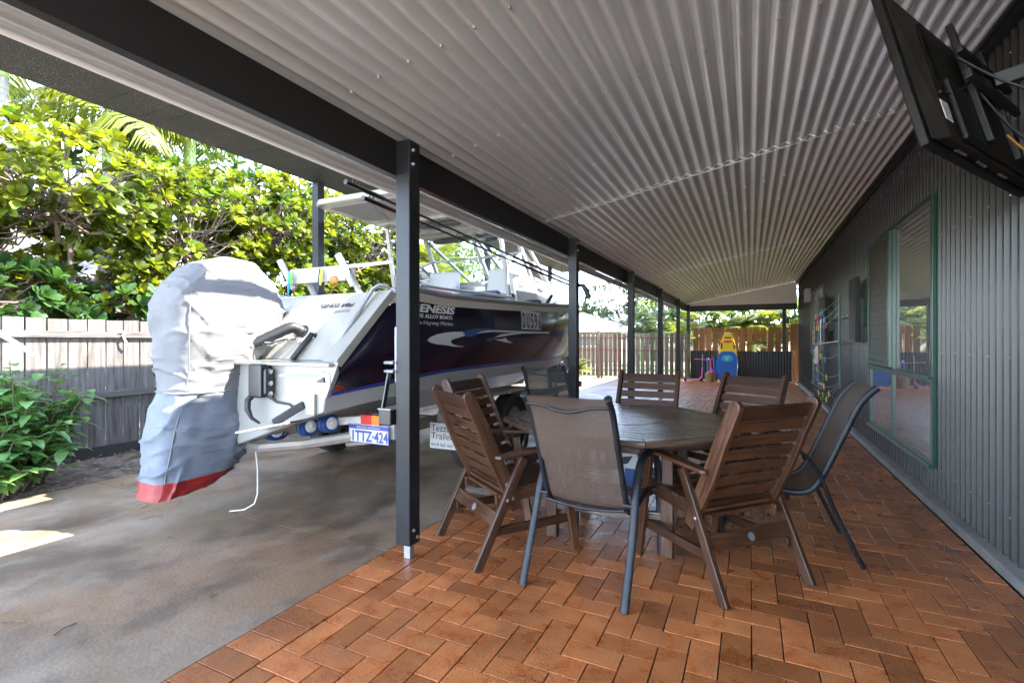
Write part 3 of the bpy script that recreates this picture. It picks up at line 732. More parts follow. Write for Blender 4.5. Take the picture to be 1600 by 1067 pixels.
MB().tube([(-1.56, 16.2, .70), (-1.31, 16.2, .69), (-1.12, 16.2, .68)], .012, 8).build('handlebar', 'scooter_pink', t)
MB().tube([(-1.44, 16.17, .87), (-1.18, 16.23, .88)], .016, 8).build('grip', 'black_rubber', t)

# ------------------------------------------------------------------ outdoor dining set
TC = V((-.80, 3.37, 0)); SIDE = .62; AP = SIDE/2*(1+math.sqrt(2)); ZT = .74
def octo(ap, z, rot=0):
    r_ = ap/math.cos(math.pi/8)
    return [V((TC.x+r_*math.cos(math.pi/8+k*math.pi/4+rot), TC.y+r_*math.sin(math.pi/8+k*math.pi/4+rot), z)) for k in range(8)]
tb = thing('dining_table', TC, 'eight sided dark timber outdoor table with slatted top and round centre inlay', 'table')
o_, i_ = octo(AP, ZT), octo(AP-.085, ZT)
b = MB()
for k in range(8):
    l = (k+1) % 8; g_ = .003
    q = [o_[k].lerp(o_[l], g_), o_[l].lerp(o_[k], g_), i_[l].lerp(i_[k], g_), i_[k].lerp(i_[l], g_)]
    b.prism([p-V((0, 0, .034)) for p in q], (0, 0, .034))
border = b.build('table_border', 'table_wood', tb, bevel=.006, seg=3)
b = MB(); api = AP-.089; yy = -api
while yy < api-.01:
    y1 = min(yy+.074, api); 
    def hw(y_): return min(api, api*math.sqrt(2)-abs(y_))
    w0, w1 = hw(yy), hw(y1)
    if True:
        b.prism([(TC.x-w0, TC.y+yy, ZT-.03), (TC.x+w0, TC.y+yy, ZT-.03), (TC.x+w1, TC.y+y1, ZT-.03), (TC.x-w1, TC.y+y1, ZT-.03)], (0, 0, .029))
    yy += .0775
b.build('tabletop', 'table_wood', tb, bevel=.003)
MB().lathe([(.001, ZT-.002), (.275, ZT-.002), (.275, ZT+.0012), (.27, ZT+.002), (.001, ZT+.002)], (TC.x, TC.y, 0), n=40).build('turntable', 'table_wood', tb)
b = MB(); a0, a1 = octo(AP-.16, ZT-.105), octo(AP-.185, ZT-.105)
for k in range(8):
    l = (k+1) % 8; b.prism([a0[k], a0[l], a1[l], a1[k]], (0, 0, .07))
b.build('apron', 'table_wood', tb)
for sx in (-1, 1):
    for sy in (-1, 1):
        p = TC+V((sx*.36, sy*.36, 0))
        MB().bar(p+V((0, 0, 0)), p+V((0, 0, ZT-.035)), .07, .05).build('leg', 'chair_wood', tb, bevel=.006)
b = MB()
for s in (-1, 1):
    b.bar(TC+V((-.36, s*.36, .22)), TC+V((.36, s*.36, .22)), .03, .07, side=(0, 1, 0)); b.bar(TC+V((s*.36, -.36, .30)), TC+V((s*.36, .36, .30)), .03, .07, side=(1, 0, 0))
b.build('stretcher', 'table_wood', tb, bevel=.004)
b = MB()
for k in range(6): b.box(TC.x-.33, TC.x+.33, TC.y-.30+k*.1, TC.y-.21+k*.1, .336, .354)
b.build('shelf', 'table_wood', tb, bevel=.003)
t = thing('packet', (-.72, 3.12, .355), 'white and blue printed packet standing on the shelf under the table', 'packet')
MB().prism([(-.80, 3.10, .355), (-.63, 3.10, .355), (-.63, 3.15, .355), (-.80, 3.15, .355)], (0, 0, .21)).build('carton', 'plate_white', t, bevel=.004)
MB().box(-.71, -.64, 3.0985, 3.0995, .36, .47).build('print_panel', 'decal_blue', t)
MB().prism([(-.76, 3.0985, .48), (-.69, 3.0985, .50), (-.66, 3.0985, .55), (-.72, 3.0985, .54)], (0, .001, 0)).build('print_panel', 'ink', t)

def make_wood_chair():
    t = thing('wooden_armchair', (0, 0, 0), 'x', 'chair', 'chairs around the table')
    path = [(-.085, .30), (-.135, .42), (-.215, .58), (-.31, .80), (-.385, .955)]
    def tang(i):
        a, c = path[max(i-1, 0)], path[min(i+1, len(path)-1)]; d = V((0, c[0]-a[0], c[1]-a[1])).normalized(); return d
    for s in (-1, 1):
        front, back = [], []
        for i, (y_, z_) in enumerate(path):
            d = tang(i); n_ = V((0, d.z, -d.y)); h = (.032, .041, .042, .038, .034)[i]; p = V((s*.262, y_, z_))
            front.append(p+n_*h); back.append(p-n_*h)
        d = tang(4); top = V((s*.262, path[4][0], path[4][1])); n_ = V((0, d.z, -d.y))
        arc = [top+n_*.034*math.cos(a)+d*.034*math.sin(a) for a in [math.pi*k/6 for k in range(1, 6)]]
        poly = [p-V((.016, 0, 0)) for p in front+arc+back[::-1]]
        MB().prism(poly, (.032, 0, 0)).build('back_post', 'chair_wood', t, bevel=.005, seg=2)
    # backrest slats follow the posts
    def at_len(s_):
        acc = 0
        for i in range(len(path)-1):
            p, q = V((0, *path[i])), V((0, *path[i+1])); l = (q-p).length
            if acc+l >= s_ or i == len(path)-2: return p.lerp(q, (s_-acc)/l), (q-p).normalized()
            acc += l
    L_ = sum((V((0, *path[i+1]))-V((0, *path[i]))).length for i in range(4))
    for k in range(8):
        p, d = at_len(.115+k*(L_-.155)/7)
        hh = .030 if k < 7 else .041
        MB().bar(p+V((-.2455, 0, 0)), p+V((.2455, 0, 0)), hh*2, .016, side=d).build('backrest_slat', 'chair_wood', t, bevel=.004)
    for k in range(7):
        f = k/6; y_ = -.13+f*.40; z_ = .40+f*.028
        MB().bar((-.232, y_, z_), (.232, y_, z_), .058, .018, side=(0, 1, .07)).build('seat_slat', 'chair_wood', t, bevel=.004)
    for s in (-1, 1):
        MB().bar((s*.222, -.20, .352), (s*.222, .285, .396), .022, .062, side=(1, 0, 0)).build('side_rail', 'chair_wood', t, bevel=.003)
        MB().bar((s*.292, .315, 0), (s*.292, .215, .608), .028, .052, side=(1, 0, 0)).build('leg', 'chair_wood', t, bevel=.005)
        MB().bar((s*.292, -.35, 0), (s*.292, -.055, .597), .028, .052, side=(1, 0, 0)).build('leg', 'chair_wood', t, bevel=.005)
        MB().bar((s*.262, -.245, .19), (s*.262, .28, .19), .022, .05, side=(1, 0, 0)).build('stretcher', 'chair_wood', t, bevel=.003)
        b = MB(); pl = [(.0, -.235), (.032, -.22), (.036, .0), (.040, .20), (.034, .31), (.018, .345), (-.018, .345), (-.034, .31), (-.034, .2), (-.028, 0), (-.026, -.22), (-.01, -.235)]
        b.prism([V((s*.295+x, y_, .604+(y_+.235)*.075)) for x, y_ in pl], (0, 0, .022)); b.build('armrest', 'chair_wood', t, bevel=.006, seg=3)
        for (y_, z_) in ((.245, .37), (-.165, .37)): MB().lathe([(.009, 0), (.009, .003), (.004, .005)], (s*.306, y_, z_), (s, 0, 0), 8).build('bolt', 'galv', t)
    cb = MB().bar((-.278, -.225, .262), (.278, -.225, .262), .078, .02, side=(0, .45, .9)).build('cross_board', 'chair_wood', t, bevel=.004)
    MB().lathe([(.022, 0), (.022, .002), (.018, .003), (.001, .003)], (0, -.2355, .259), (0, -.9, .45), 18).build('medallion', 'galv', cb)
    MB().bar((-.21, .255, .345), (.21, .255, .345), .05, .018, side=(0, 0, 1)).build('cross_board', 'chair_wood', t, bevel=.003)
    MB().bar((-.245, -.15, .375), (.245, -.15, .375), .06, .02, side=(0, 1, 0)).build('cross_board', 'chair_wood', t, bevel=.003)
    MB().bar((.2795, -.115, .36), (.2795, -.16, .46), .018, .004, side=(0, 1, .5)).build('hinge_plate', 'galv', t)
    return t
wc = make_wood_chair()
spots = [((-1.38, 2.80), -36, 'weathered reddish timber slatted armchair nearest the black post and boat'),
         ((-.17, 2.99), 48, 'dark timber slatted armchair with its back to the camera, right front of table'),
         ((-1.66, 3.36), -90, 'timber slatted armchair behind the front left chair, nearest the boat wheel'),
         ((-.87, 4.36), 178, 'timber slatted armchair at the far side of the table facing the camera'),
         ((-.16, 4.38), 150, 'timber slatted armchair turned at an angle at the far right corner of the table')]
for i, ((x, y_), a, lab) in enumerate(spots):
    o = wc if i == 0 else copy_tree(wc)
    o.location = (x, y_, 0); o.rotation_euler = (0, 0, R(a)); o['label'] = lab

def thinweave(name):
    """woven mesh fabric: some light passes between the threads"""
    m = MATS[name]; N = m.node_tree.nodes; L = m.node_tree.links
    tr = N.new('ShaderNodeBsdfTransparent'); ms = N.new('ShaderNodeMixShader'); ms.inputs[0].default_value = .20
    L.new(N['Principled BSDF'].outputs[0], ms.inputs[1]); L.new(tr.outputs[0], ms.inputs[2]); L.new(ms.outputs[0], N['Material Output'].inputs['Surface'])
thinweave('sling'); thinweave('sling_grey')
def make_sling(material):
    t = thing('sling_chair', (0, 0, 0), 'x', 'chair', 'chairs around the table')
    path = [(-.475, 1.0), (-.43, .955), (-.385, .885), (-.315, .72), (-.235, .53), (-.185, .43), (-.135, .385), (-.05, .372), (.10, .395), (.21, .41), (.265, .40), (.29, .365)]
    def smooth(pts, k=4):
        out = []
        for i in range(len(pts)-1):
            p0, p1, p2, p3 = [V(pts[min(max(j, 0), len(pts)-1)]) for j in (i-1, i, i+1, i+2)]
            for s_ in range(k):
                u = s_/k; out.append(.5*((2*p1)+(p2-p0)*u+(2*p0-5*p1+4*p2-p3)*u*u+(3*p1-p0-3*p2+p3)*u**3))
        out.append(V(pts[-1])); return out
    sp = smooth([(0, y_, z_) for y_, z_ in path])
    for s in (-1, 1):
        MB().tube([p+V((s*.218, 0, 0)) for p in sp], .019, 10, flat=((1, 0, 0), .75)).build('side_rail', 'frame_metal', t, smooth=60)
        loop = smooth([(s*.27, -.40, 0), (s*.27, -.265, .30), (s*.265, -.19, .50), (s*.262, -.10, .62), (s*.26, .02, .655), (s*.26, .16, .645), (s*.262, .265, .57), (s*.265, .305, .40), (s*.27, .33, 0)])
        MB().tube(loop, .012, 10, flat=((1, 0, 0), 1.8)).build('arm_and_legs', 'frame_metal', t, smooth=60)
        for y_, z_ in ((-.215, .44), (.27, .40)): MB().cyl((s*.21, y_, z_), (s*.262, y_, z_), .012, 8).build('bracket', 'frame_metal', t)
    b = MB(); rows_ = []
    for p in sp: rows_.append([p+V((.212*x, 0, -.010*(1-x*x) if p.y > -.15 else 0))+V((0, -.014*(1-x*x) if p.y <= -.15 else 0, 0)) for x in (-1, -.6, -.2, .2, .6, 1)])
    b.loft(rows_, cap=False, closed=False)
    b.build('sling', material, t, smooth=80)
    # sewn head panel, a second layer of cloth over the top
    b = MB(); rows_ = []
    for i, p in enumerate(sp[:15]):
        rows_.append([p+V((.207*x, -.016-.014*(1-x*x), -.004 if i < 14 else .02*(abs(x))**3)) for x in (-1, -.8, -.4, 0, .4, .8, 1)])
    b.loft(rows_, cap=False, closed=False)
    b.build('head_panel', material, t, smooth=80)
    b = MB(); wv = []
    for k in range(17):
        x = -1+k/8; wv.append((x*.214, -.452+.0*x, .955-.022*math.cos(x*math.pi*.5)-.008*math.cos(x*math.pi*1.5)))
    b.tube(wv, .0085, 8); b.build('back_bar', 'frame_metal', t, smooth=60)
    b = MB(); b.tube([(x*.218, -.225, .415-.02*(1-x*x)) for x in [-1+k/5 for k in range(11)]], .0095, 8); b.build('back_bar', 'frame_metal', t, smooth=60)
    b = MB(); b.tube([(x*.218, .20, .385-.02*(1-x*x)) for x in [-1+k/5 for k in range(11)]], .0095, 8); b.build('seat_bar', 'frame_metal', t, smooth=60)
    for s in (-1, 1):
        MB().lathe([(.0205, 0), (.0205, .005), (.014, .008)], V((s*.218, -.475, 1.0)), (0, -.45, .45), 12).build('end_cap', 'frame_metal', t)
    return t
for (x, y_), a, lab, m_ in [((-.77, 2.71), -4, 'brown mesh sling chair with its back to the camera at the near table edge', 'sling'),
                            ((.15, 3.57), 94, 'brown mesh sling chair seen side on between the table and the house wall', 'sling'),
                            ((-1.52, 4.22), -135, 'grey mesh sling chair at the far left of the table beside the second post', 'sling_grey')]:
    o = make_sling(m_); o.location = (x, y_, 0); o.rotation_euler = (0, 0, R(a)); o['label'] = lab

# ------------------------------------------------------------------ the boat
CX = -3.40
ST = [2.36, 2.60, 2.89, 3.6, 4.6, 5.6, 6.5, 7.28, 7.98, 8.6, 9.08, 9.43, 9.63]
BG = [1.015, 1.02, 1.02, 1.03, 1.03, 1.03, 1.01, .93, .77, .55, .34, .17, .02]
ZG = [1.12, 1.345, 1.62, 1.64, 1.665, 1.70, 1.745, 1.795, 1.85, 1.90, 1.935, 1.96, 1.975]
BD = [.92, .93, .935, .95, .95, .94, .89, .75, .53, .27, .12, .05, .012]
ZD = [.91, .925, .94, .985, 1.0, 1.01, 1.015, 1.03, 1.08, 1.25, 1.52, 1.76, 1.93]
BC = [.90, .91, .915, .93, .93, .92, .86, .71, .48, .235, .10, .04, .010]
ZC = [.80, .815, .83, .86, .88, .89, .90, .92, .985, 1.17, 1.46, 1.71, 1.90]
ZK = [.50, .50, .50, .50, .50, .51, .54, .62, .80, 1.13, 1.44, 1.70, 1.89]
def interp(a, y_):
    for i in range(len(ST)-1):
        if y_ <= ST[i+1] or i == len(ST)-2:
            u = (y_-ST[i])/(ST[i+1]-ST[i]); break
    p0, p1, p2, p3 = [a[min(max(j, 0), len(a)-1)] for j in (i-1, i, i+1, i+2)]
    if i < 2: return p1+(p2-p1)*u
    s0 = ST[i+1]-ST[max(i-1, 0)]; s1 = ST[min(i+2, len(ST)-1)]-ST[i]; h = ST[i+1]-ST[i]
    m0, m1 = (p2-p0)/s0*h, (p3-p1)/s1*h
    return (2*u**3-3*u*u+1)*p1+(u**3-2*u*u+u)*m0+(-2*u**3+3*u*u)*p2+(u**3-u*u)*m1
def side_pt(y_, t_, off=0, s=1):
    """point on the topside: t 0 at the dark band's foot, 1 at the gunwale"""
    bd, bg, zd, zg = interp(BD, y_), interp(BG, y_), interp(ZD, y_), interp(ZG, y_)
    bow = .055*math.sin(math.pi*t_)*min(1, bg)
    return V((CX+s*(bd+(bg-bd)*t_+bow*(1 if y_ < 7.6 else max(0, 1-(y_-7.6)/1.5))+off), y_, zd+(zg-zd)*t_))
def side_at(y_, z_, off=.004):
    zd, zg = interp(ZD, y_), interp(ZG, y_)
    return side_pt(y_, (z_-zd)/(zg-zd), off)
boat = thing('motor_boat', (CX, 6, .5), 'large white and dark navy fishing motor boat with hardtop parked on its trailer', 'boat')
ys = [2.36, 2.48, 2.60, 2.74, 2.89]+[2.89+(9.63-2.89)*k/46 for k in range(1, 47)]
b = MB(); N_T = 9
for s in (1, -1):
    rings = []
    for y_ in ys:
        r_ = [V((CX, y_, interp(ZK, y_))), V((CX+s*interp(BC, y_)*.5, y_, (interp(ZK, y_)*.45+interp(ZC, y_)*.55))), V((CX+s*interp(BC, y_), y_, interp(ZC, y_))), V((CX+s*(interp(BD, y_)-.004), y_, interp(ZD, y_)-.004))]
        rings.append(r_)
    b.loft(rings, cap=False, closed=False)
hb = b.build('hull_bottom', 'white_paint', boat, smooth=30)
for s in (1, -1):
    b = MB(); rings = []
    for y_ in ys:
        zg, zd = interp(ZG, y_), interp(ZD, y_); tw = 1-.075/max(zg-zd, .05)
        t0, t1 = 0, max(.02, tw) if y_ > 2.8 else 1
        rings.append([side_pt(y_, t0+(t1-t0)*k/N_T, 0, s) for k in range(N_T+1)])
    b.loft(rings, cap=False, closed=False); b.build('topside', 'hull_navy', boat, smooth=40)
    b = MB(); rings = []
    for y_ in [q for q in ys if q > 2.8]:
        zg, zd = interp(ZG, y_), interp(ZD, y_); tw = max(.02, 1-.075/max(zg-zd, .05))
        rings.append([side_pt(y_, tw, .003, s), side_pt(y_, 1, .012, s), side_pt(y_, 1, -.16 if interp(BG, y_) > .3 else -interp(BG, y_)*.5, s)+V((0, 0, .012))])
    b.loft(rings, cap=False, closed=False); b.build('gunwale_band', 'cream_band', boat)
    MB().tube([side_pt(y_, 1, .008, s)+V((0, 0, .016)) for y_ in [q for q in ys if q > 2.8]], .026, 8).build('rub_rail', 'rub_grey', boat, smooth=60)
    MB().tube([side_pt(y_, .022, .001, s) for y_ in ys if y_ < 8.2], .011, 6, flat=((1, 0, 0), .5)).build('pin_stripe', 'pin_blue', boat, smooth=60)
    # slanted white edging where the side is cut away at the stern
    ed = [side_pt(y_, 1, .004, s) for y_ in ys if y_ < 2.9]
    b = MB(); q = [p+V((0, .05, -.02)) for p in ed]
    lo2 = [side_pt(2.36, 0, .004, s), side_pt(2.36, .5, .004, s)]
    b.bar(ed[0]+V((-s*.055, 0, 0)), ed[-1]+V((-s*.055, 0, 0)), .13, .06, side=(1, 0, 0)); b.bar(side_pt(2.37, -.05, 0, s), side_pt(2.37, 1, 0, s), .035, .04, side=(1, 0, 0))
    b.build('stern_edge', 'gel_white', boat, bevel=.004)
# transom with V bottom, pod, platform
def tr(x, z, y_=2.355): return V((CX+x, y_, z))
b = MB()
poly = [tr(-.915, .91), tr(-.895, .80), tr(0, .50), tr(.895, .80), tr(.915, .91), tr(1.01, 1.12), tr(-1.01, 1.12)]
b.prism(poly, (0, .06, 0)); b.build('transom', 'gel_white', boat, bevel=.01, seg=2)
MB().box(CX-1.0, CX+1.0, 2.30, 2.95, 1.10, 1.124).build('swim_platform', 'gel_white', boat, bevel=.008)
b = MB()
w0, w1 = (2.62, 1.125), (2.90, 1.625)
b.prism([V((CX-.97, w0[0], w0[1])), V((CX+.97, w0[0], w0[1])), V((CX+.97, w1[0], w1[1])), V((CX-.97, w1[0], w1[1]))], (0, .08, .0)); b.build('transom_wall', 'gel_white', boat, bevel=.012, seg=3)
MB().box(CX-.95, CX+.95, 2.93, 3.45, 1.60, 1.642).build('aft_deck', 'gel_white', boat, bevel=.012)
# slanted coamings closing the side of the stern well
for s in (-1, 1):
    b = MB(); b.prism([V((CX+s*.87, 2.40, 1.125)), V((CX+s*.87, 2.98, 1.125)), V((CX+s*.87, 2.98, 1.63)), V((CX+s*.87, 2.89, 1.63))], (s*.035, 0, 0)); b.build('coaming', 'gel_white', boat, bevel=.008)
# inside of the cockpit and side decks
b = MB(); rings = []
for y_ in [3.4+k*.4 for k in range(13)]:
    g_ = interp(BG, y_); zz = interp(ZG, y_)
    rings.append([V((CX+g_-.15, y_, zz+.008)), V((CX+g_-.17, y_, 1.0)), V((CX-g_+.17, y_, 1.0)), V((CX-g_+.15, y_, zz+.008))])
b.loft(rings, cap=False, closed=False); b.build('cockpit_liner', 'gel_white', boat)
# chrome handrail up the slanted edge
xh = CX+1.06
for s in (1, -1):
    x_ = CX+s*.91
    MB().tube([(x_, 2.44, 1.12), (x_, 2.43, 1.17), (x_, 2.46, 1.23), (x_, 2.66, 1.47), (x_, 2.80, 1.64), (x_, 2.86, 1.675), (x_, 2.95, 1.68), (x_, 3.02, 1.65)], .016, 8).build('handrail', 'alu', boat, smooth=60)
    MB().tube([side_pt(y_, 1, -.06, s)+V((0, 0, z_)) for y_, z_ in ((3.25, .02), (3.32, .075), (3.6, .085), (4.4, .085), (5.0, .08), (5.06, .06), (5.1, .01))], .014, 8).build('grab_rail', 'alu', boat, smooth=60)
# details on the transom wall
def wallp(x, f, off=.004):
    n_ = V((0, -(w1[1]-w0[1]), w1[0]-w0[0])).normalized()
    return V((x, w0[0]+(w1[0]-w0[0])*f, w0[1]+(w1[1]-w0[1])*f))+n_*off
wdir = V((0, w1[0]-w0[0], w1[1]-w0[1])); wn = V((0, -(w1[1]-w0[1]), w1[0]-w0[0])).normalized()
text('lettering', 'GENESIS 640xl', .050, 'ink', boat, wallp(-3.06, .80), (1, 0, 0), wdir, width=.34, shear=.25)
text('lettering', '— Sports H-TOP', .030, 'rub_grey', boat, wallp(-2.93, .72), (1, 0, 0), wdir, width=.20, shear=.25)
MB().lathe([(.06, 0), (.06, .008), (.045, .012), (.045, .02)], wallp(-3.13, .42, 0), wn, 18).build('hose_flange', 'black_plastic', boat)
hp = [wallp(-3.13, .42, .01), wallp(-3.15, .42, .09), V((-3.28, 2.52, 1.28)), V((-3.42, 2.40, 1.19)), V((-3.55, 2.30, 1.15)), V((-3.68, 2.22, 1.16))]
hose = []
for i in range(5):
    for k in range(6): hose.append(hp[i].lerp(hp[i+1], k/6))
for _ in range(3): hose = [hose[0]]+[(hose[i-1]+hose[i]*2+hose[i+1])/4 for i in range(1, len(hose)-1)]+[hose[-1]]
MB().tube(hose, [.040+.003*(i % 2) for i in range(len(hose))], 12).build('rigging_hose', 'black_rubber', boat, smooth=60)
MB().tube([wallp(-2.98, .36, .0), wallp(-2.98, .36, .03), wallp(-3.02, .12, .04), V((-3.06, 2.58, 1.13))], .022, 10).build('drain_hose', 'black_rubber', boat, smooth=60)
MB().lathe([(.028, 0), (.028, .03), (.016, .035), (.016, .05)], wallp(-3.10, .27, 0), wn, 10).build('fuel_fitting', 'steel', boat)
for k in range(4):
    p0 = wallp(-3.10, .27, .05); p1 = V((-3.62-.03*k, 2.15, 1.2+.02*k))
    pts = [p0.lerp(p1, s_/10)+V((0, -.02*math.sin(s_*.9+k*2), .012*math.sin(s_*1.3+k)-.03*math.sin(math.pi*s_/10))) for s_ in range(11)]
    MB().tube(pts, .006, 6).build('control_cable', 'steel' if k % 2 else 'black_rubber', boat, smooth=60)
b = MB(); b.box(-3.10, -2.97, 2.25, 2.345, .88, 1.11); b.box(-2.969, -2.94, 2.265, 2.34, .90, 1.08)
mbk = b.build('motor_bracket', 'black_plastic', boat, bevel=.02, seg=3)
bb = MB()
for z_ in (.91, .98, 1.06): bb.lathe([(.018, 0), (.018, .01), (.01, .012), (.01, .02)], (-2.94, 2.30, z_), (1, 0, 0), 6)
bb.build('mount_bolt', 'steel', boat)
# chrome fitting, bilge hose, trim tab and transducer on the transom
MB().prism([tr(0.78, .985, 2.354), tr(0.97, .975, 2.354), tr(0.96, 1.06, 2.354), tr(0.90, 1.065, 2.354)], (0, -.014, 0)).build('towing_fitting', 'steel', boat, bevel=.006)
MB().prism([tr(0.60, 1.03, 2.26), tr(0.84, 1.03, 2.34), tr(0.91, 1.06, 2.35), tr(0.78, 1.062, 2.29)], (0, 0, .016)).build('fitting_flap', 'plate_white', boat, bevel=.004)
MB().prism([tr(0.84, 1.0, 2.336), tr(0.93, .995, 2.336), tr(0.92, 1.035, 2.336)], (0, -.005, 0)).build('fitting_recess', 'ink', boat)
MB().tube([tr(.30, .90, 2.30), tr(.29, .86, 2.26), tr(.30, .80, 2.25), tr(.33, .74, 2.26), tr(.36, .70, 2.30)], [.022, .022, .02, .012, .008], 8).build('bilge_hose', 'black_rubber', boat, smooth=60)
MB().tube([tr(.45, 1.02, 2.33), tr(.43, .99, 2.31), tr(.435, .90, 2.31), tr(.49, .85, 2.33), tr(.60, .84, 2.34), tr(.66, .80, 2.345)], [.020, .022, .020, .008, .007, .007], 8).build('bilge_hose', 'black_rubber', boat, smooth=60)
b = MB(); b.prism([tr(.36, .66, 2.12), tr(.82, .755, 2.16), tr(.82, .755, 2.35), tr(.36, .655, 2.35)], (0, 0, .012)); b.build('trim_tab', 'steel', boat)
MB().bar(tr(.62, .735, 2.20), tr(.74, .85, 2.34), .05, .05).build('tab_ram', 'black_plastic', boat, bevel=.008)
MB().box(CX+.74, CX+.84, 2.33, 2.354, .78, .92).build('tab_bracket', 'gel_white', boat, bevel=.006)
# bait board with rod holders above the stern
b = MB(); b.prism([V((-3.62, 3.05, 1.86)), V((-3.62, 3.36, 1.93)), V((-3.62, 3.36, 1.955)), V((-3.62, 3.05, 1.89))], (.86, 0, 0)); 
bt = b.build('bait_board', 'white_paint', boat, bevel=.01)
MB().prism([V((-3.62, 3.05, 1.76)), V((-2.98, 3.05, 1.76)), V((-2.98, 3.05, 1.888)), V((-3.62, 3.05, 1.888))], (0, -.02, 0)).build('bait_front', 'white_paint', boat, bevel=.006)
for x_ in (-3.48, -2.96):
    MB().tube([(x_, 3.10, 1.87), (x_-.02, 3.12, 1.78), (x_+.03, 3.16, 1.64)], .024, 10).build('board_leg', 'white_paint', boat, smooth=60)
for x_ in (-3.66, -2.98):
    MB().tube([(x_-.05, 3.0, 1.97), (x_+.06, 3.06, 1.72)], .028, 12).build('rod_holder', 'white_paint', boat, smooth=60)
for x_, m_, l in ((-3.60, 'board_teal', .2), (-3.57, 'peg_green', .12), (-3.24, 'ink', .2), (-3.22, 'peg_yellow', .14)):
    MB().tube([(x_, 3.01, 1.87), (x_+.004, 3.0, 1.87-l*.5), (x_-.003, 3.0, 1.87-l)], [.006, .013, .006], 8).build('lure', m_, boat)
MB().sphere((-3.10, 3.03, 1.77), .05, .025, .035, 10).build('sponge', 'cable_orange', boat)
# hardtop, its ribs, posts and screens
hx0, hx1, hy0, hy1, hz = CX-.86, CX+.86, 3.83, 6.2, 2.71
b = MB(); ring = [(hx0+.12, hy0), (hx1-.12, hy0), (hx1-.03, hy0+.05), (hx1, hy0+.2), (hx1, hy1-.4), (hx1-.08, hy1), (hx0+.08, hy1), (hx0, hy1-.4), (hx0, hy0+.2), (hx0+.03, hy0+.05)]
b.loft([[V((x, y_, hz+.02*(1-((x-CX)/.86)**2))) for x, y_ in ring], [V((x, y_, hz+.055+.05*(1-((x-CX)/.86)**2))) for x, y_ in ring]])
ht = b.build('hardtop', 'gel_white', boat, bevel=.015, seg=3)
MB().box(hx0+.14, hx1-.14, hy0+.12, 4.62, hz-.006, hz+.004).build('soft_panel', 'rub_grey', ht)
for k in range(5): MB().box(hx0+.12, hx1-.12, 4.74+k*.30, 4.80+k*.30, hz-.03, hz+.015).build('roof_rib', 'gel_white', ht, bevel=.008)
MB().box(CX-.25, CX+.3, 4.9, 5.02, hz-.07, hz-.032).build('roof_light', 'ink', ht, bevel=.01)
MB().box(CX-.62, CX-.2, 5.75, 5.86, hz-.08, hz-.032).build('radio_panel', 'ink', ht, bevel=.01)
MB().box(CX+.12, CX+.3, 5.95, 6.05, hz-.08, hz-.032).build('radio_panel', 'ink', ht, bevel=.01)
# cuddy cabin
cab = [(6.1, .80, 2.08), (6.8, .76, 2.07), (7.5, .68, 2.06), (8.2, .54, 2.035), (8.6, .34, 2.0), (8.9, .18, 1.96)]
b = MB(); rings = []
for y_, hw_, zt in cab:
    zb = interp(ZG, y_)-.02; w_ = hw_+.06
    rings.append([V((CX-w_, y_, zb)), V((CX-hw_, y_, zt-.06)), V((CX-hw_+.10, y_, zt)), V((CX, y_, zt+.03)), V((CX+hw_-.10, y_, zt)), V((CX+hw_, y_, zt-.06)), V((CX+w_, y_, zb))])
b.loft(rings, cap=True, closed=False); b.add([rings[0][0], rings[0][1], rings[0][2], rings[0][3], rings[0][4], rings[0][5], rings[0][6]], [(0, 1, 2, 3, 4, 5, 6)])
b.build('cabin', 'gel_white', boat, smooth=30)
for s_ in (-1, 1):
    MB().prism([V((CX+s_*.86, 5.45, 1.67)), V((CX+s_*.80, 5.45, 2.0)), V((CX+s_*.79, 5.52, 2.07)), V((CX+s_*.80, 6.099, 2.075)), V((CX+s_*.86, 6.099, 1.69))], (-s_*.04, 0, 0)).build('cabin_side', 'gel_white', boat, bevel=.01)
b = MB(); rings = []
for y_ in [5.45+.33*k for k in range(13)]:
    g_ = interp(BG, y_); zz = interp(ZG, y_); rings.append([V((CX-g_+.02, y_, zz+.012)), V((CX, y_, zz+.02)), V((CX+g_-.02, y_, zz+.012))])
b.loft(rings, cap=False, closed=False); b.build('foredeck', 'gel_white', boat)
ca_a, ca_b = V((CX+.868, 6.45, 1.88)), V((CX+.842, 7.15, 1.90))
text('lettering', 'GENESIS 640xl', .10, 'ink', boat, (CX+.818, 5.52, 1.93), V((0, 1, 0)), (-.18, 0, 1), width=.85, shear=.25, bold=.002)
# front windows: frame members and panes
P1, P2, P3 = V((CX-.78, 6.2, 2.09)), V((CX, 6.3, 2.12)), V((CX+.76, 6.05, 2.09))     # feet
Q1, Q2, Q3 = V((CX-.74, 5.72, hz+.01)), V((CX, 5.75, hz+.02)), V((CX+.74, 5.5, hz+.01))
R1, R3 = V((CX-.84, 5.35, 2.06)), V((CX+.84, 5.35, 2.06)); S1, S3 = V((CX-.83, 5.9, 2.42)), V((CX+.83, 5.9, 2.42))
fm = MB()
fm2 = MB()
for p, q in ((P1, Q1), (P2, Q2), (P3, Q3)): fm.bar(p, q, .05, .05)
for p, q in ((P1, P2), (P2, P3), (Q1, Q2), (Q2, Q3)): fm.bar(p, q, .045, .04)
for s, (pf, qf) in ((-1, (P1, Q1)), (1, (P3, Q3))):
    m_ = pf.lerp(qf, .5); back = V((CX+s*.80, 5.2, 2.10)); fm.bar(back, pf, .04, .04); fm2.bar(back, m_, .035, .03)
    fm.bar(V((CX+s*.84, 5.25, interp(ZG, 5.25))), V((CX+s*.80, 5.0, hz)), .045, .045)
fm2.bar(P1.lerp(Q1, .5), P2.lerp(Q2, .5), .035, .03); fm2.bar(P2.lerp(Q2, .5), P3.lerp(Q3, .5), .035, .03)
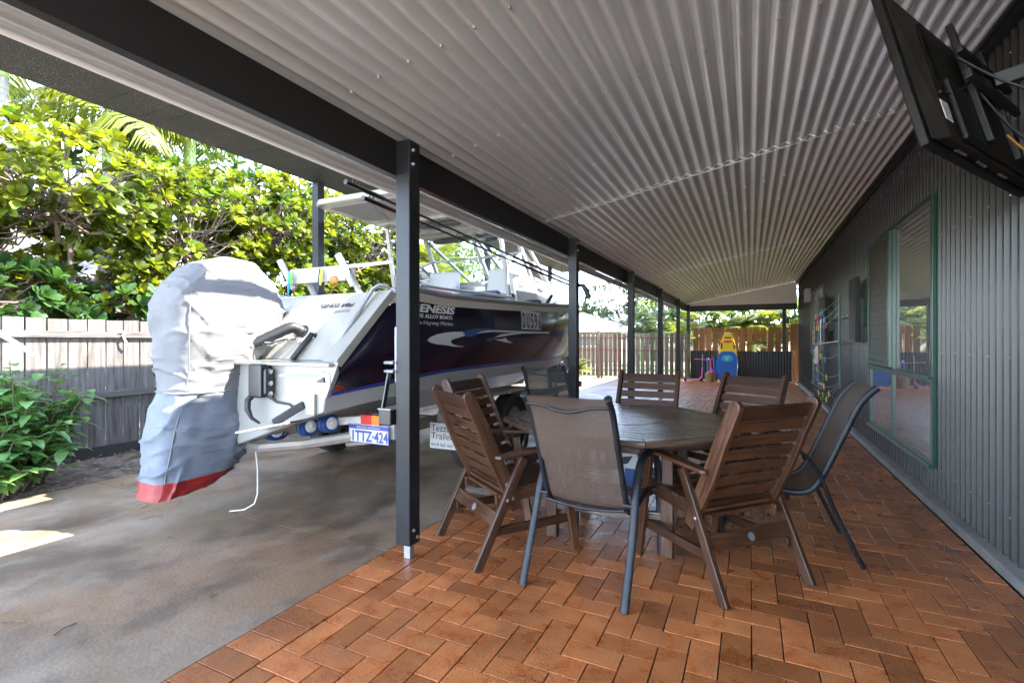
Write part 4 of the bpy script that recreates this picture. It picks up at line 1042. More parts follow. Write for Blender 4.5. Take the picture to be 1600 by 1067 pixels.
fm.build('screen_frame', 'gel_white', boat, bevel=.006); fm2.build('screen_bar', 'rub_grey', boat, bevel=.004)
for q in ((P1, P2, Q2, Q1), (P2, P3, Q3, Q2)): MB().add(q, [(0, 1, 2, 3)]).build('windscreen', 'clear', boat)
for s, (pf, qf) in ((-1, (P1, Q1)), (1, (P3, Q3))):
    MB().add([V((CX+s*.80, 5.2, 2.10)), pf, pf.lerp(qf, .5)], [(0, 1, 2)]).build('side_window', 'clear', boat)
# raked forward window on the near side of the cabin top
MB().add([V((CX+.76, 6.12, 2.10)), V((CX+.62, 7.1, 2.09)), V((CX+.70, 5.6, 2.62))], [(0, 1, 2)]).build('side_window', 'clear', boat)
b = MB()
for p, q in (((CX+.62, 7.1, 2.09), (CX+.72, 5.8, 2.66)), ((CX-.62, 7.1, 2.09), (CX-.72, 5.8, 2.66)), ((CX+.78, 6.1, 2.1), (CX+.62, 7.1, 2.1)), ((CX, 7.2, 2.11), (CX, 5.85, 2.7))): b.bar(p, q, .04, .04)
b.build('screen_frame', 'gel_white', boat, bevel=.005)
MB().add([V((CX+.62, 7.1, 2.09)), V((CX, 7.2, 2.11)), V((CX, 5.85, 2.70)), V((CX+.72, 5.8, 2.66))], [(0, 1, 2, 3)]).build('windscreen', 'clear', boat)
MB().add([V((CX-.62, 7.1, 2.09)), V((CX, 7.2, 2.11)), V((CX, 5.85, 2.70)), V((CX-.72, 5.8, 2.66))], [(0, 1, 2, 3)]).build('windscreen', 'clear', boat)
# seats, consoles, cushions
for x_ in (-3.85, -2.90):
    b = MB(); b.prism([V((x_-.24, 5.42, 1.45)), V((x_-.24, 5.86, 1.45)), V((x_-.24, 5.88, 1.80)), V((x_-.24, 5.42, 1.80))], (.48, 0, 0))
    st = b.build('helm_seat', 'gel_white', boat, bevel=.02, seg=3)
    MB().box(x_-.24, x_+.24, 5.10, 5.66, 1.802, 1.86).build('cushion', 'cushion', st, bevel=.02, seg=3)
    b = MB(); b.prism([V((x_-.23, 5.68, 1.86)), V((x_-.23, 5.84, 1.84)), V((x_-.23, 5.87, 2.22)), V((x_-.23, 5.75, 2.22))], (.46, 0, 0)); b.build('seat_back', 'white_paint', st, bevel=.03, seg=3)
b = MB(); b.box(-4.05, -2.85, 6.0, 6.2, 1.7, 2.05); b.build('dashboard', 'gel_white', boat, bevel=.03)
MB().box(-3.28, -2.94, 5.93, 5.999, 1.92, 2.06).build('instrument', 'ink', boat, bevel=.01)
MB().box(-4.55, -3.1, 3.48, 3.86, 1.25, 1.62).build('stern_seat', 'gel_white', boat, bevel=.02)
MB().box(-4.55, -3.1, 3.47, 3.87, 1.622, 1.70).build('cushion', 'cushion', boat, bevel=.02)
MB().box(-3.0, -2.55, 3.60, 4.05, 1.60, 1.735).build('life_jacket', 'red_cloth', boat, bevel=.05, seg=4)
# deck hardware
MB().tube([(CX+1.0+.09*math.cos(a)*(1-k*.0), 5.55+.12*math.sin(a), 1.735+.0007*k) for k, a in enumerate([i*.5 for i in range(30)])], .010, 6).build('coiled_rope', 'black_rubber', boat, smooth=60)
MB().tube([(CX+1.02, 5.92, 1.73), (CX+1.06, 6.04, 1.86)], .024, 10).build('rod_holder', 'black_plastic', boat)
# bow rail
for s in (1, -1):
    pr = [side_pt(6.4, 1, -.08, s)+V((0, 0, .03)), side_pt(7.3, 1, -.10, s)+V((0, 0, .26)), side_pt(8.1, 1, -.08, s)+V((0, 0, .44)), side_pt(8.9, 1, -.03, s)+V((0, 0, .50)), side_pt(9.5, 1, .02, s)+V((0, .1, .50))]
    b = MB(); b.tube(pr, .018, 8)
    for y_, h in ((8.1, .44), (8.9, .50)): b.tube([side_pt(y_-.25, 1, -.08, s)+V((0, 0, .02)), side_pt(y_, 1, -.06, s)+V((0, 0, h))], .014, 8)
    b.tube([side_pt(8.95, 1, -.03, s)+V((0, 0, .5)), side_pt(9.5, 1, 0, s)+V((0, .05, .02))], .014, 8); b.tube([side_pt(8.7, 1, -.03, s)+V((0, 0, .02)), side_pt(9.5, 1, 0, s)+V((0, .08, .45))], .014, 8)
    b.build('bow_rail', 'alu', boat, smooth=60)
b = MB(); b.bar((CX, 9.1, 1.97), (CX, 9.95, 2.03), .22, .03); b.build('bowsprit', 'alu', boat, bevel=.006)
MB().tube([(CX, 9.55, 2.08), (CX, 10.02, 2.0), (CX, 9.9, 1.78), (CX, 9.7, 1.72)], .02, 8).build('anchor', 'galv', boat, smooth=60)
# hull decals laid along the side
def decal(name, top, bot, material):
    rows_ = [[], []]
    n = len(top)
    for a, k in ((top, 0), (bot, 1)):
        for i in range((n-1)*4+1):
            j = min(i//4, n-2); u = (i-4*j)/4; p = (a[j][0]+(a[j+1][0]-a[j][0])*u, a[j][1]+(a[j+1][1]-a[j][1])*u); rows_[k].append(p)
    b = MB(); ring = []
    for p, q in zip(*rows_):
        ring.append([side_at(p[0]+(q[0]-p[0])*v/4, p[1]+(q[1]-p[1])*v/4, .0025) for v in range(5)])
    b.loft(ring, cap=False, closed=False); return b.build(name, material, boat)
decal('white_swoosh', [(3.303, 1.273), (3.348, 1.3), (3.432, 1.322), (3.57, 1.339), (3.701, 1.347), (3.84, 1.349), (3.872, 1.325)], [(3.303, 1.273), (3.351, 1.254), (3.437, 1.24), (3.582, 1.23), (3.642, 1.245), (3.641, 1.273), (3.874, 1.314)], 'decal_grey')
decal('white_swoosh', [(3.641, 1.273), (3.649, 1.259), (3.695, 1.236), (3.786, 1.224), (3.898, 1.215)], [(3.582, 1.23), (3.607, 1.228), (3.667, 1.221), (3.755, 1.215), (3.899, 1.213)], 'decal_grey')
decal('blue_swoosh', [(3.833, 1.337), (3.893, 1.361), (4.023, 1.379), (4.265, 1.391), (4.51, 1.385)], [(3.834, 1.335), (3.904, 1.307), (4.008, 1.304), (4.108, 1.341), (4.51, 1.381)], 'decal_blue')
decal('white_swoosh', [(4.069, 1.336), (4.185, 1.362), (4.353, 1.376), (4.681, 1.377), (5.243, 1.378), (6.013, 1.383)], [(4.07, 1.333), (4.209, 1.346), (4.423, 1.358), (4.736, 1.358), (5.245, 1.369), (6.021, 1.367)], 'decal_grey')
decal('white_swoosh', [(4.47, 1.303), (4.59, 1.335), (4.844, 1.355), (5.184, 1.368), (6.021, 1.367)], [(4.471, 1.301), (4.647, 1.312), (4.851, 1.331), (5.129, 1.35), (6.023, 1.364)], 'decal_grey')
decal('blue_swoosh', [(4.266, 1.275), (4.329, 1.293), (4.505, 1.303)], [(4.268, 1.269), (4.344, 1.252), (4.508, 1.295)], 'decal_blue')
decal('white_swoosh', [(4.485, 1.282), (4.63, 1.287), (4.733, 1.3), (4.766, 1.273), (4.921, 1.246)], [(4.485, 1.28), (4.614, 1.265), (4.722, 1.253), (4.819, 1.246), (4.922, 1.244)], 'decal_grey')
def side_text(s, y_, z_, size, width, m, shear=.2, bold=0.):
    p, q = side_at(y_, z_, .004), side_at(y_+width, z_, .004); up = side_at(y_, z_+.08, .004)-side_at(y_, z_, .004)
    text('lettering', s, size, m, boat, p, q-p, up, width=width, shear=shear, bold=bold)
side_text('GENESIS', 3.06, 1.50, .088, .63, 'decal_grey', .25, .003)
side_text('PLATE ALLOY BOATS', 3.07, 1.452, .045, .58, 'decal_grey', .2)
side_text('Drive to Hayway Marine', 2.98, 1.40, .045, .68, 'white_paint', .1)
for k, ch in enumerate('DU596'):
    y_ = 5.12+k*.118; p = side_at(y_, 1.42, .003); q = side_at(y_+.1, 1.42, .003); up = side_at(y_, 1.60, .003)-p
    decal('registration_patch', [(y_-.012, 1.615), (y_+.105, 1.615)], [(y_-.012, 1.40), (y_+.105, 1.40)], 'decal_grey')
    text('registration_letter', ch, .25, 'ink', boat, side_at(y_+.004, 1.418, .011), q-p, up, width=.074, bold=.006)

# ------------------------------------------------------------------ trailer
tl = thing('boat_trailer', (CX, 6, 0), 'galvanised tandem boat trailer with blue rollers carrying the boat', 'trailer')
for s in (-1, 1):
    MB().box(CX+s*.62-.03, CX+s*.62+.03, 3.0, 8.6, .44, .54).build('chassis_rail', 'trailer_steel', tl, bevel=.006)
    MB().bar((CX+s*.62, 8.55, .49), (CX-.25, 10.0, .49), .06, .10).build('chassis_rail', 'trailer_steel', tl, bevel=.006)
    MB().bar((CX+s*.62, 2.85, .50), (CX+s*1.0, 2.85, .56), .05, .07).build('outrigger', 'trailer_steel', tl, bevel=.006)
MB().tube([(CX-.95, 2.45, .66), (CX-.75, 2.45, .575), (CX-.35, 2.45, .50), (CX+.15, 2.47, .48), (CX+.45, 2.6, .51), (CX+.88, 2.85, .58)], .035, 8, flat=((0, 0, 1), 1.1)).build('rear_crossmember', 'trailer_steel', tl)
for y_ in (4.2, 5.6, 7.2): MB().box(CX-.62, CX+.62, y_-.03, y_+.03, .441, .50).build('crossmember', 'trailer_steel', tl)
MB().bar((CX+.2, 2.72, .62), (CX+.9, 2.78, .70), .04, .06).build('roller_arm', 'galv', tl, bevel=.005)
for x_, y_, z_ in ((CX+.12, 2.60, .575), (CX+.41, 2.66, .625), (CX+.58, 2.70, .655), (CX+.85, 3.05, .70), (CX+.05, 2.7, .56), (CX-.55, 2.66, .62)):
    b = MB(); b.lathe([(.03, -.05), (.062, -.052), (.068, -.04), (.068, -.02), (.060, -.015), (.060, -.005), (.068, 0), (.068, .035), (.060, .05), (.03, .05)], (x_, y_, z_), (1, -.25, .12), 20)
    ro = b.build('roller', 'roller_blue', tl, smooth=40)
    MB().lathe([(.044, .0502), (.044, .054), (.022, .058), (.022, .052), (.012, .052), (.012, .075), (.001, .075)], (x_, y_, z_), (1, -.25, .12), 16).build('hub', 'roller_hub', ro)
def wheel(x_, y_, z_, r_, axis, parent, wd=.19):
    b = MB(); h = wd/2
    b.lathe([(r_*.62, -h*.9), (r_*.9, -h), (r_*.985, -h*.75), (r_, -h*.3), (r_, h*.3), (r_*.985, h*.75), (r_*.9, h), (r_*.62, h*.9), (r_*.6, h*.6), (r_*.6, -h*.6)], (x_, y_, z_), axis, 36, closed=True)
    ty = b.build('wheel', 'tyre', parent, smooth=40)
    MB().lathe([(r_*.61, h*.55), (r_*.58, h*.75), (r_*.52, h*.5), (r_*.30, h*.55), (r_*.26, h*.85), (r_*.13, h*.9), (r_*.12, h*1.1), (.001, h*1.1)], (x_, y_, z_), axis, 24).build('rim', 'galv', ty, smooth=40)
for s in (1, -1):
    for y_ in (4.25, 5.02): wheel(CX+s*.93, y_, .335, .335, (s, 0, 0), tl)
    b = MB(); pr = [(3.78, .42), (3.84, .62), (3.98, .735), (5.28, .735), (5.42, .62), (5.48, .42)]
    rings = [[V((CX+s*.78, y_, z_)), V((CX+s*1.05, y_, z_)), V((CX+s*1.065, y_, z_-.03)), V((CX+s*1.05, y_, z_-.012)), V((CX+s*.78, y_, z_-.012))] for y_, z_ in pr]
    b.loft(rings); b.build('mudguard', 'trailer_steel', tl)
sg = MB().box(-2.62, -2.33, 3.705, 3.72, .30, .53).build('maker_sign', 'plate_white', tl, bevel=.003)
text('sign_lettering', "Tezza's", .085, 'ink', sg, (-2.605, 3.7045, .455), (1, 0, 0), (0, 0, 1), ext=.0008)
text('sign_lettering', "Trailers", .085, 'ink', sg, (-2.605, 3.7045, .385), (1, 0, 0), (0, 0, 1), ext=.0008)
text('sign_lettering', "0418 565 665", .042, 'ink', sg, (-2.605, 3.7045, .32), (1, 0, 0), (0, 0, 1), ext=.0008)
# rear light and number plate
MB().box(-2.60, -2.30, 2.80, 2.83, .665, .70).build('light_bracket', 'galv', tl)
MB().box(-2.52, -2.29, 2.80, 2.83, .56, .735).build('light_bracket', 'plate_white', tl, bevel=.004)
MB().box(-2.55, -2.455, 2.745, 2.799, .66, .735).build('tail_light', 'lens_red', tl, bevel=.006)
MB().box(-2.453, -2.38, 2.745, 2.799, .66, .735).build('tail_light', 'lens_amber', tl, bevel=.006)
NP = (-2.66, 2.74, .53); pw, ph_ = .37, .134
pl = MB().box(NP[0], NP[0]+pw, NP[1]+.004, NP[1]+.008, NP[2], NP[2]+ph_).build('number_plate', 'plate_white', tl, bevel=.002)
bl = MB(); bl.box(NP[0]+.004, NP[0]+pw-.004, NP[1]+.0015, NP[1]+.0035, NP[2]+ph_-.034, NP[2]+ph_-.004); bl.build('plate_band', 'pin_blue', pl)
b = MB()
for x0, x1, z0, z1 in ((0, pw, 0, .005), (0, .005, 0.005, ph_), (pw-.005, pw, .005, ph_)): b.box(NP[0]+x0, NP[0]+x1, NP[1]+.002, NP[1]+.0036, NP[2]+z0, NP[2]+z1)
b.build('plate_edge', 'pin_blue', pl)
text('plate_lettering', '1TTZ·424', .105, 'pin_blue', pl, (NP[0]+.02, NP[1]+.003, NP[2]+.014), (1, 0, 0), (0, 0, 1), width=.33, ext=.0008, bold=.003)
text('plate_lettering', 'WESTERN AUSTRALIA', .02, 'plate_white', pl, (NP[0]+.075, NP[1]+.0012, NP[2]+ph_-.027), (1, 0, 0), (0, 0, 1), width=.22, ext=.0004)
# winch post, jockey wheel, spare wheel, tongue
MB().bar((CX, 9.35, .5), (CX, 9.75, 1.25), .08, .10).build('winch_post', 'trailer_steel', tl, bevel=.006)
MB().lathe([(.05, -.06), (.09, -.06), (.09, -.05), (.05, -.05), (.05, .05), (.09, .05), (.09, .06), (.05, .06)], (CX, 9.66, 1.02), (1, 0, 0), 16).build('winch', 'galv', tl)
wheel(CX+.18, 8.75, .80, .33, (.95, -.3, 0), tl)
MB().bar((CX+.05, 8.78, .5), (CX+.06, 8.78, .82), .06, .06).build('spare_bracket', 'trailer_steel', tl)
MB().tube([(CX-.35, 9.9, .75), (CX-.35, 9.9, .2)], .03, 10).build('jockey_stand', 'galv', tl)
wheel(CX-.35, 9.9, .12, .12, (1, 0, 0), tl, .07)
MB().bar((CX-.25, 9.99, .49), (CX-.27, 10.3, .49), .06, .09).build('coupling', 'galv', tl, bevel=.01)
t = thing('canvas_bag', (CX-.42, 10.2, .9), 'crumpled maroon canvas bag hanging in front of the boat bow', 'bag')
b = MB(); rings = []
for k in range(9):
    f = k/8; zz = 1.28-f*.42; rr = (.08, .2, .27, .30, .31, .30, .27, .2, .08)[k]
    rings.append([V((CX-.42+rr*math.cos(a)*(1+.16*math.sin(3*a+k)), 10.2+rr*.8*math.sin(a)*(1+.14*math.cos(4*a+k*1.7)), zz+.03*math.sin(5*a+k))) for a in [2*math.pi*j/20 for j in range(20)]])
b.loft(rings); b.build('canvas_body', 'maroon', t, smooth=80)
MB().tube([(CX-.42, 10.2, 1.27), (CX-.3, 10.0, 1.38), (CX-.05, 9.72, 1.22)], .012, 6).build('strap', 'maroon', t)
# ------------------------------------------------------------------ motor cover
RG = [(2.335, 1.884, 2.404, 1.891, .05), (2.16, 1.825, 2.549, 1.872, .13), (2.046, 1.735, 2.668, 1.791, .19), (1.976, 1.609, 2.762, 1.645, .22), (1.951, 1.454, 2.809, 1.454, .235),
      (1.951, 1.235, 2.731, 1.244, .235), (1.968, 1.059, 2.603, 1.104, .215), (1.953, .921, 2.562, .906, .195), (1.906, .719, 2.58, .705, .18), (1.871, .533, 2.559, .483, .17), (1.852, .38, 2.444, .37, .16), (1.852, .345, 2.40, .345, .16), (1.839, .235, 2.27, .27, .15)]
MX = -3.53
t = thing('motor_cover', (MX, 2.3, .2), 'pale grey cloth cover with red hem drawn over the outboard motor of the boat', 'cover')
def cover_ring(i):
    """one ring at fractional index i, squarish at the stern, rounded at the front"""
    a = int(min(i, len(RG)-2)); u = i-a
    q = []
    for k in range(5):
        p = [RG[min(max(a+d, 0), len(RG)-1)][k] for d in (-1, 0, 1, 2)]
        q.append(.5*((2*p[1])+(p[2]-p[0])*u+(2*p[0]-5*p[1]+4*p[2]-p[3])*u*u+(3*p[1]-p[0]-3*p[2]+p[3])*u**3) if 1 <= a < 9 else p[1]+(p[2]-p[1])*u)
    y0, z0, y1, z1, hw_ = q; n = 128; out = []
    for j in range(n):
        an = 2*math.pi*j/n; c_, s_ = math.cos(an), math.sin(an)
        e_ = .42 if c_ < 0 else .62
        cy_ = math.copysign(abs(c_)**e_, c_); sx = math.copysign(abs(s_)**(.5 if c_ < 0 else .62), s_)
        f = (1+cy_)/2
        p = V((MX+hw_*sx*(1-.12*f), y0+(y1-y0)*f, z0+(z1-z0)*f))
        out.append(p)
    return out
def fold(p, i):
    """cloth folds: ridges running down and across the drape"""
    n1 = mnoise.noise(V((p.x*3, p.y*4.2+p.z*2.6, p.z*2.0-p.y*2)))
    n2 = mnoise.noise(V((p.x*7+4, p.y*11-p.z*5, p.z*6+p.y*7)))
    n3 = 1-abs(mnoise.noise(V((p.x*2+9, (p.y-p.z*.7)*5.2, (p.z+p.y*.4)*1.9))))*2.2
    n4 = 1-abs(mnoise.noise(V((p.x*2+3, (p.y+p.z*1.1)*6.5, (p.z-p.y)*1.6))))*2.4
    n5 = 1-abs(mnoise.noise(V((p.x*3+1, (p.y*.9+p.z)*4.2+n1*2.5, (p.y-p.z*.5)*2.4))))*2.6
    n6 = 1-abs(mnoise.noise(V((p.x*4+6, (p.y-p.z*1.6)*9+n1*2, (p.z+p.y)*3.0))))*2.8
    tight = .55 if 7.5 < i < 9.5 else 1
    return (n1*.022+n2*.004+max(0, n3)**4*.024+max(0, n4)**5*.018+max(0, n5)**5*.004*tight+max(0, n6)**5*.0025)*min(1, i/1.6)
def cover_part(name, m_, i0, i1, st):
    b = MB(); rings = []; i = i0
    n = int((i1-i0)/st+.5)
    for k in range(n+1):
        i = i0+(i1-i0)*k/n; rg = cover_ring(i); c_ = sum(rg, V((0, 0, 0)))/len(rg)
        rings.append([p+(p-c_).normalized()*fold(p, i) for j, p in enumerate(rg)])
    b.loft(rings, cap=(i0 == 0))
    if i0 == 0: b.f = b.f[:-2]+[b.f[-2]]; b.m = b.m[:-1]; b.r = b.r[:-1]
    return b.build(name, m_, t, smooth=70)
cover_part('upper_cloth', 'cover_light', 0, 7, .05)
cover_part('lower_cloth', 'cover_shaded', 7.0, 11, .05)
cover_part('hem', 'cover_red', 11.0, 12, .1)
rg = cover_ring(7); MB().tube([p+(p-V((MX, 2.26, .91))).normalized()*(fold(p, 7)+.003) for p in rg]+[rg[0]], .006, 6).build('seam', 'cover_light', t, smooth=60)
for sgn in (1,):
    MB().tube([cover_ring(k/4)[j]+V((.008, -.008, 0)) for k in range(12, 45) for j in (48,)], .005, 6).build('piping', 'cover_light', t, smooth=60)
MB().tube([(-3.36, 2.5, .50), (-3.33, 2.50, .30), (-3.33, 2.50, .12), (-3.34, 2.48, .05), (-3.37, 2.42, .02), (-3.45, 2.36, .016)], .0055, 6).build('draw_cord', 'cord_white', t, smooth=60)
b = MB(); b.loft([[p+V((0, .05, .0)) for p in cover_ring(11.2)][::8], [V((p.x*.5+MX*.5, 2.2+(p.y-2.2)*.5, p.z-.02)) for p in cover_ring(12)][::8]]); b.build('motor_skeg', 'black_plastic', t, smooth=50)
# ------------------------------------------------------------------ fishing rods hung under the gutter, folding step on the post
def rod(p0, p1, lab):
    t = thing('fishing_rod', p0, lab, 'fishing rod', 'fishing rods hung under the gutter')
    p0, p1 = V(p0), V(p1); d = p1-p0
    MB().tube([p0, p0+d*.08, p0+d*.082, p0+d*.3, p1], [.016, .016, .011, .009, .008], 8).build('blank', 'rod', t, smooth=60)
    MB().tube([p0+d*.55, p1], [.0145, .016], 8).build('handle', 'rod', t, smooth=60)
    b = MB()
    for f in (.02, .3, .48):
        c_ = p0+d*f+V((0, 0, -.035 if f != .02 else .035)); n_ = 12
        b.tube([c_+V((0, math.cos(2*math.pi*k/n_)*.02, math.sin(2*math.pi*k/n_)*.022)) for k in range(n_+1)], .004, 5)
    b.build('line_guide', 'rod', t)
    for f in (.36, .93):
        q = p0+d*f; MB().tube([q, V((q.x, q.y, 2.255))], .003, 5).build('hanging_wire', 'rod', t)
    MB().tube([p0+d*.03+V((0, 0, .02)), p0+d*.06+V((0, .03, -.10)), p0+d*.13+V((0, 0, -.14)), p0+d*.2+V((0, 0, -.02))], .0016, 4).build('slack_line', 'rod', t)
rod((-2.17, 2.21, 2.215), (-2.17, 6.4, 2.05), 'black fishing rod slung under the verandah gutter, the higher of the two')
rod((-2.20, 2.39, 2.17), (-2.20, 6.3, 2.02), 'black fishing rod slung under the verandah gutter, the lower one with loose line')
t = thing('folding_step', (-1.9, 2.4, .8), 'folding boarding step with black frame clamped to the side of the first black post', 'step')
MB().box(-1.905, -1.862, 2.335, 2.39, 1.02, 1.35).build('upright', 'galv', t, bevel=.004)
for z_ in (1.09, 1.14): MB().tube([(-1.86, 2.27, z_), (-1.93, 2.28, z_), (-1.945, 2.34, z_), (-1.93, 2.41, z_), (-1.87, 2.42, z_)], .009, 6).build('clamp', 'galv', t, smooth=60)
for y0_, y1_, x0, x1 in ((2.31, 2.275, -1.92, -1.955), (2.40, 2.42, -1.90, -1.88)):
    MB().bar((x0, y0_, 1.10), (x1, y1_, .80), .012, .03).build('step_arm', 'black_plastic', t, bevel=.003)
MB().box(-1.965, -1.875, 2.26, 2.44, .775, .865).build('tread', 'black_plastic', t, bevel=.008)
MB().box(-1.967, -1.873, 2.258, 2.442, .866, .874).build('grip_pad', 'trailer_steel', t)
t = thing('black_rag', (-1.72, 5.4, 1.9), 'crumpled black cloth strip stuck out from the second post against the sky', 'cloth')
b = MB(); b.tube([(-1.758, 5.40, 1.90), (-1.72, 5.42, 1.90), (-1.69, 5.45, 1.84), (-1.665, 5.47, 1.75)], [.02, .03, .032, .034], 8, flat=((1, 0, 0), .5)); b.build('strip', 'dark_canvas', t, smooth=60)

# ------------------------------------------------------------------ vegetation
def leaf(b, base, d, up, L_, W_, shape, m=0, droop=.25, r=None, seg=3, fold_=.18):
    """one leaf: a folded, drooping blade of a few faces"""
    d = d.normalized(); sd = d.cross(up)
    if sd.length < .05: sd = d.cross(V((1, .3, .2)))
    sd.normalize(); n_ = sd.cross(d)
    if r is None: r = rnd(0, 1)
    prof_ = {'ob': ((0, .06), (.35, .55), (.72, 1.0), (1, .25)), 'la': ((0, .10), (.35, 1.0), (.7, .75), (1, .03)), 'st': ((0, .5), (.5, 1.), (1, .08))}[shape]
    vs, fs = [], []
    for k, (t_, w_) in enumerate(prof_):
        c_ = base+d*(L_*t_)-V((0, 0, 1))*(droop*L_*t_*t_)
        wv = W_*.5*w_
        vs += [c_-sd*wv+n_*(fold_*wv), c_, c_+sd*wv+n_*(fold_*wv)]
        if k:
            o = (k-1)*3; fs += [(o, o+1, o+4, o+3), (o+1, o+2, o+5, o+4)]
    b.add(vs, fs, m, r)
def limb(b, p, q, r0, r1, wig=.12, n=5):
    pts = []
    for k in range(n+1):
        f = k/n; s_ = math.sin(math.pi*f); pts.append(V(p).lerp(V(q), f)+V((rnd(-wig, wig), rnd(-wig, wig), rnd(-wig, wig)))*s_)
    b.tube(pts, [r0+(r1-r0)*k/n for k in range(n+1)], 7); return pts
def rosette_tree(name, label, base, height, blobs, nros, leafmat, L_=.23, W_=.115, nl=8, trunk_r=.09, group=None, seed=1):
    """trunk, limbs and whorls of leaves at the twig ends, filling several uneven blobs"""
    random.seed(seed)
    t = thing(name, base, label, 'tree', group)
    tk = MB(); B = V(base); fork = B+V((rnd(-.2, .2), rnd(-.2, .2), height*.36))
    limb(tk, B-V((0, 0, .1)), fork, trunk_r, trunk_r*.8, .06)
    cr = MB(); ends = []
    for (c_, rad, wgt) in blobs:
        c_ = V(c_); hub = c_+V((0, 0, -rad[2]*.35))
        limb(tk, fork, hub, trunk_r*.55, trunk_r*.28, .22, 7)
        nn_ = int(nros*wgt); tw = []
        for k in range(nn_):
            while True:
                q = V((rnd(-1, 1), rnd(-1, 1), rnd(-1, 1)))
                if .25 < q.length < 1: break
            q = q.normalized()*(q.length**.5)
            p = c_+V((q.x*rad[0], q.y*rad[1], q.z*rad[2]))
            if mnoise.noise(p*1.25+V((seed*3.1, 0, 0))) < -.32: continue       # gaps where the sky shows
            p.z += .12*mnoise.noise(p*2)
            out = V((q.x/rad[0], q.y/rad[1], q.z/rad[2])).normalized()
            ax = (out*.8+V((0, 0, .75))+V((rnd(-.4, .4), rnd(-.4, .4), 0))).normalized()
            a0 = rnd(0, 6.28); e_ = ax.orthogonal().normalized(); f_ = ax.cross(e_)
            r_ = rnd(0, 1); S = rnd(.75, 1.2)
            for j in range(nl):
                an = a0+j*2.4; spread = .35+.9*(j/nl)
                d = (ax*math.cos(spread)+(e_*math.cos(an)+f_*math.sin(an))*math.sin(spread))
                leaf(cr, p, d, ax, L_*S*rnd(.75, 1.15), W_*S*rnd(.85, 1.1), 'ob', droop=rnd(.05, .35), r=min(1, max(0, r_+rnd(-.3, .3))))
            if k % 4 == 0: tw.append(p)
        for p in tw: limb(tk, hub+V((rnd(-.1, .1), rnd(-.1, .1), rnd(-.1, .1))), p, trunk_r*.16, .008, .14, 4)
    tk.build('trunk', 'bark', t, smooth=60)
    cr.build('crown', leafmat, t)
    return t
G = 'broad leaved trees behind the grey fence'
rosette_tree('broadleaf_tree', 'broad leaved tree with yellow green whorled leaves behind the fence beside the pale trunk', (-7.6, 3.3, 0), 3.2,
             [((-7.4, 2.9, 3.05), (1.0, 1.2, .75), .34), ((-7.5, 4.4, 2.9), (.9, 1.2, .9), .36), ((-8.6, 2.6, 2.5), (.9, 1.0, .7), .16), ((-7.6, 3.5, 2.0), (.8, 1.0, .5), .14)], 1300, 'leaf_almond', L_=.155, W_=.084, group=G, seed=3)
rosette_tree('broadleaf_tree', 'broad leaved tree with bare brown limbs behind the fence above the motor cover', (-8.2, 6.0, 0), 3.4,
             [((-7.7, 5.9, 3.3), (1.0, 1.2, .9), .36), ((-8.0, 7.2, 3.5), (1.1, 1.2, .8), .30), ((-7.6, 6.4, 2.3), (.8, 1.2, .6), .18), ((-8.4, 5.4, 3.5), (.9, 1.2, .6), .16)], 1350, 'leaf_almond', L_=.155, W_=.084, group=G, seed=8)
rosette_tree('broadleaf_tree', 'broad leaved tree behind the fence filling the gap above the boat stern', (-8.2, 8.8, 0), 3.4,
             [((-7.6, 8.3, 3.3), (1.0, 1.2, .9), .38), ((-7.9, 9.6, 2.9), (1.0, 1.2, .9), .32), ((-7.5, 8.6, 2.2), (.8, 1.3, .6), .30)], 1300, 'leaf_almond', L_=.155, W_=.084, group=G, seed=12)
rosette_tree('broadleaf_tree', 'low dark leaved bush tree showing just over the top of the left grey fence', (-7.2, 3.4, 0), 1.6,
             [((-7.15, 2.3, 1.75), (.45, .9, .35), .34), ((-7.15, 3.7, 1.65), (.45, .8, .32), .33), ((-7.2, 5.0, 1.6), (.45, .9, .4), .33)], 230, 'leaf_dark', L_=.2, W_=.10, group=G, seed=21)
rosette_tree('broadleaf_tree', 'tall dark leaved tree standing furthest back behind the broad leaved trees', (-10.5, 5.2, 0), 4.6,
             [((-10.6, 4.3, 4.2), (1.4, 1.7, 1.1), .34), ((-10.4, 6.6, 4.6), (1.5, 1.7, 1.2), .36), ((-10.4, 8.6, 4.2), (1.4, 1.6, 1.1), .30)], 420, 'leaf_dark', L_=.24, W_=.11, group=G, seed=31)
random.seed(5)
def frond(b, p, d, L_, nleaf, ll, droop, m=0, stem=.012, hang=.5, vee=.55):
    """palm frond: arching rib with leaflets along both sides"""
    d = d.normalized(); pts = []; dz = V((0, 0, -1))
    n = 10
    for k in range(n+1):
        f = k/n; pts.append(p+d*L_*f+dz*droop*L_*f*f)
    b.tube(pts, [stem*(1-.8*k/n) for k in range(n+1)], 5)
    for k in range(nleaf):
        f = .12+.88*k/nleaf; i = min(int(f*n), n-1); u = f*n-i
        c_ = pts[i].lerp(pts[i+1], u); t_ = (pts[i+1]-pts[i]).normalized(); sd = t_.cross(V((0, 0, 1)))
        if sd.length < .05: sd = V((1, 0, 0))
        sd.normalize(); up = sd.cross(t_)
        l = ll*math.sin(math.pi*min(.97, .18+.80*f))*rnd(.85, 1.1); r_ = rnd(0, 1)
        for s in (-1, 1):
            dd = (sd*s+t_*.55+up*(vee-.5)+V((rnd(-.1, .1), rnd(-.1, .1), rnd(-.1, .1)))).normalized()
            leaf(b, c_, dd, up, l, .038, 'st', droop=hang*rnd(.7, 1.3), r=r_, fold_=.3)
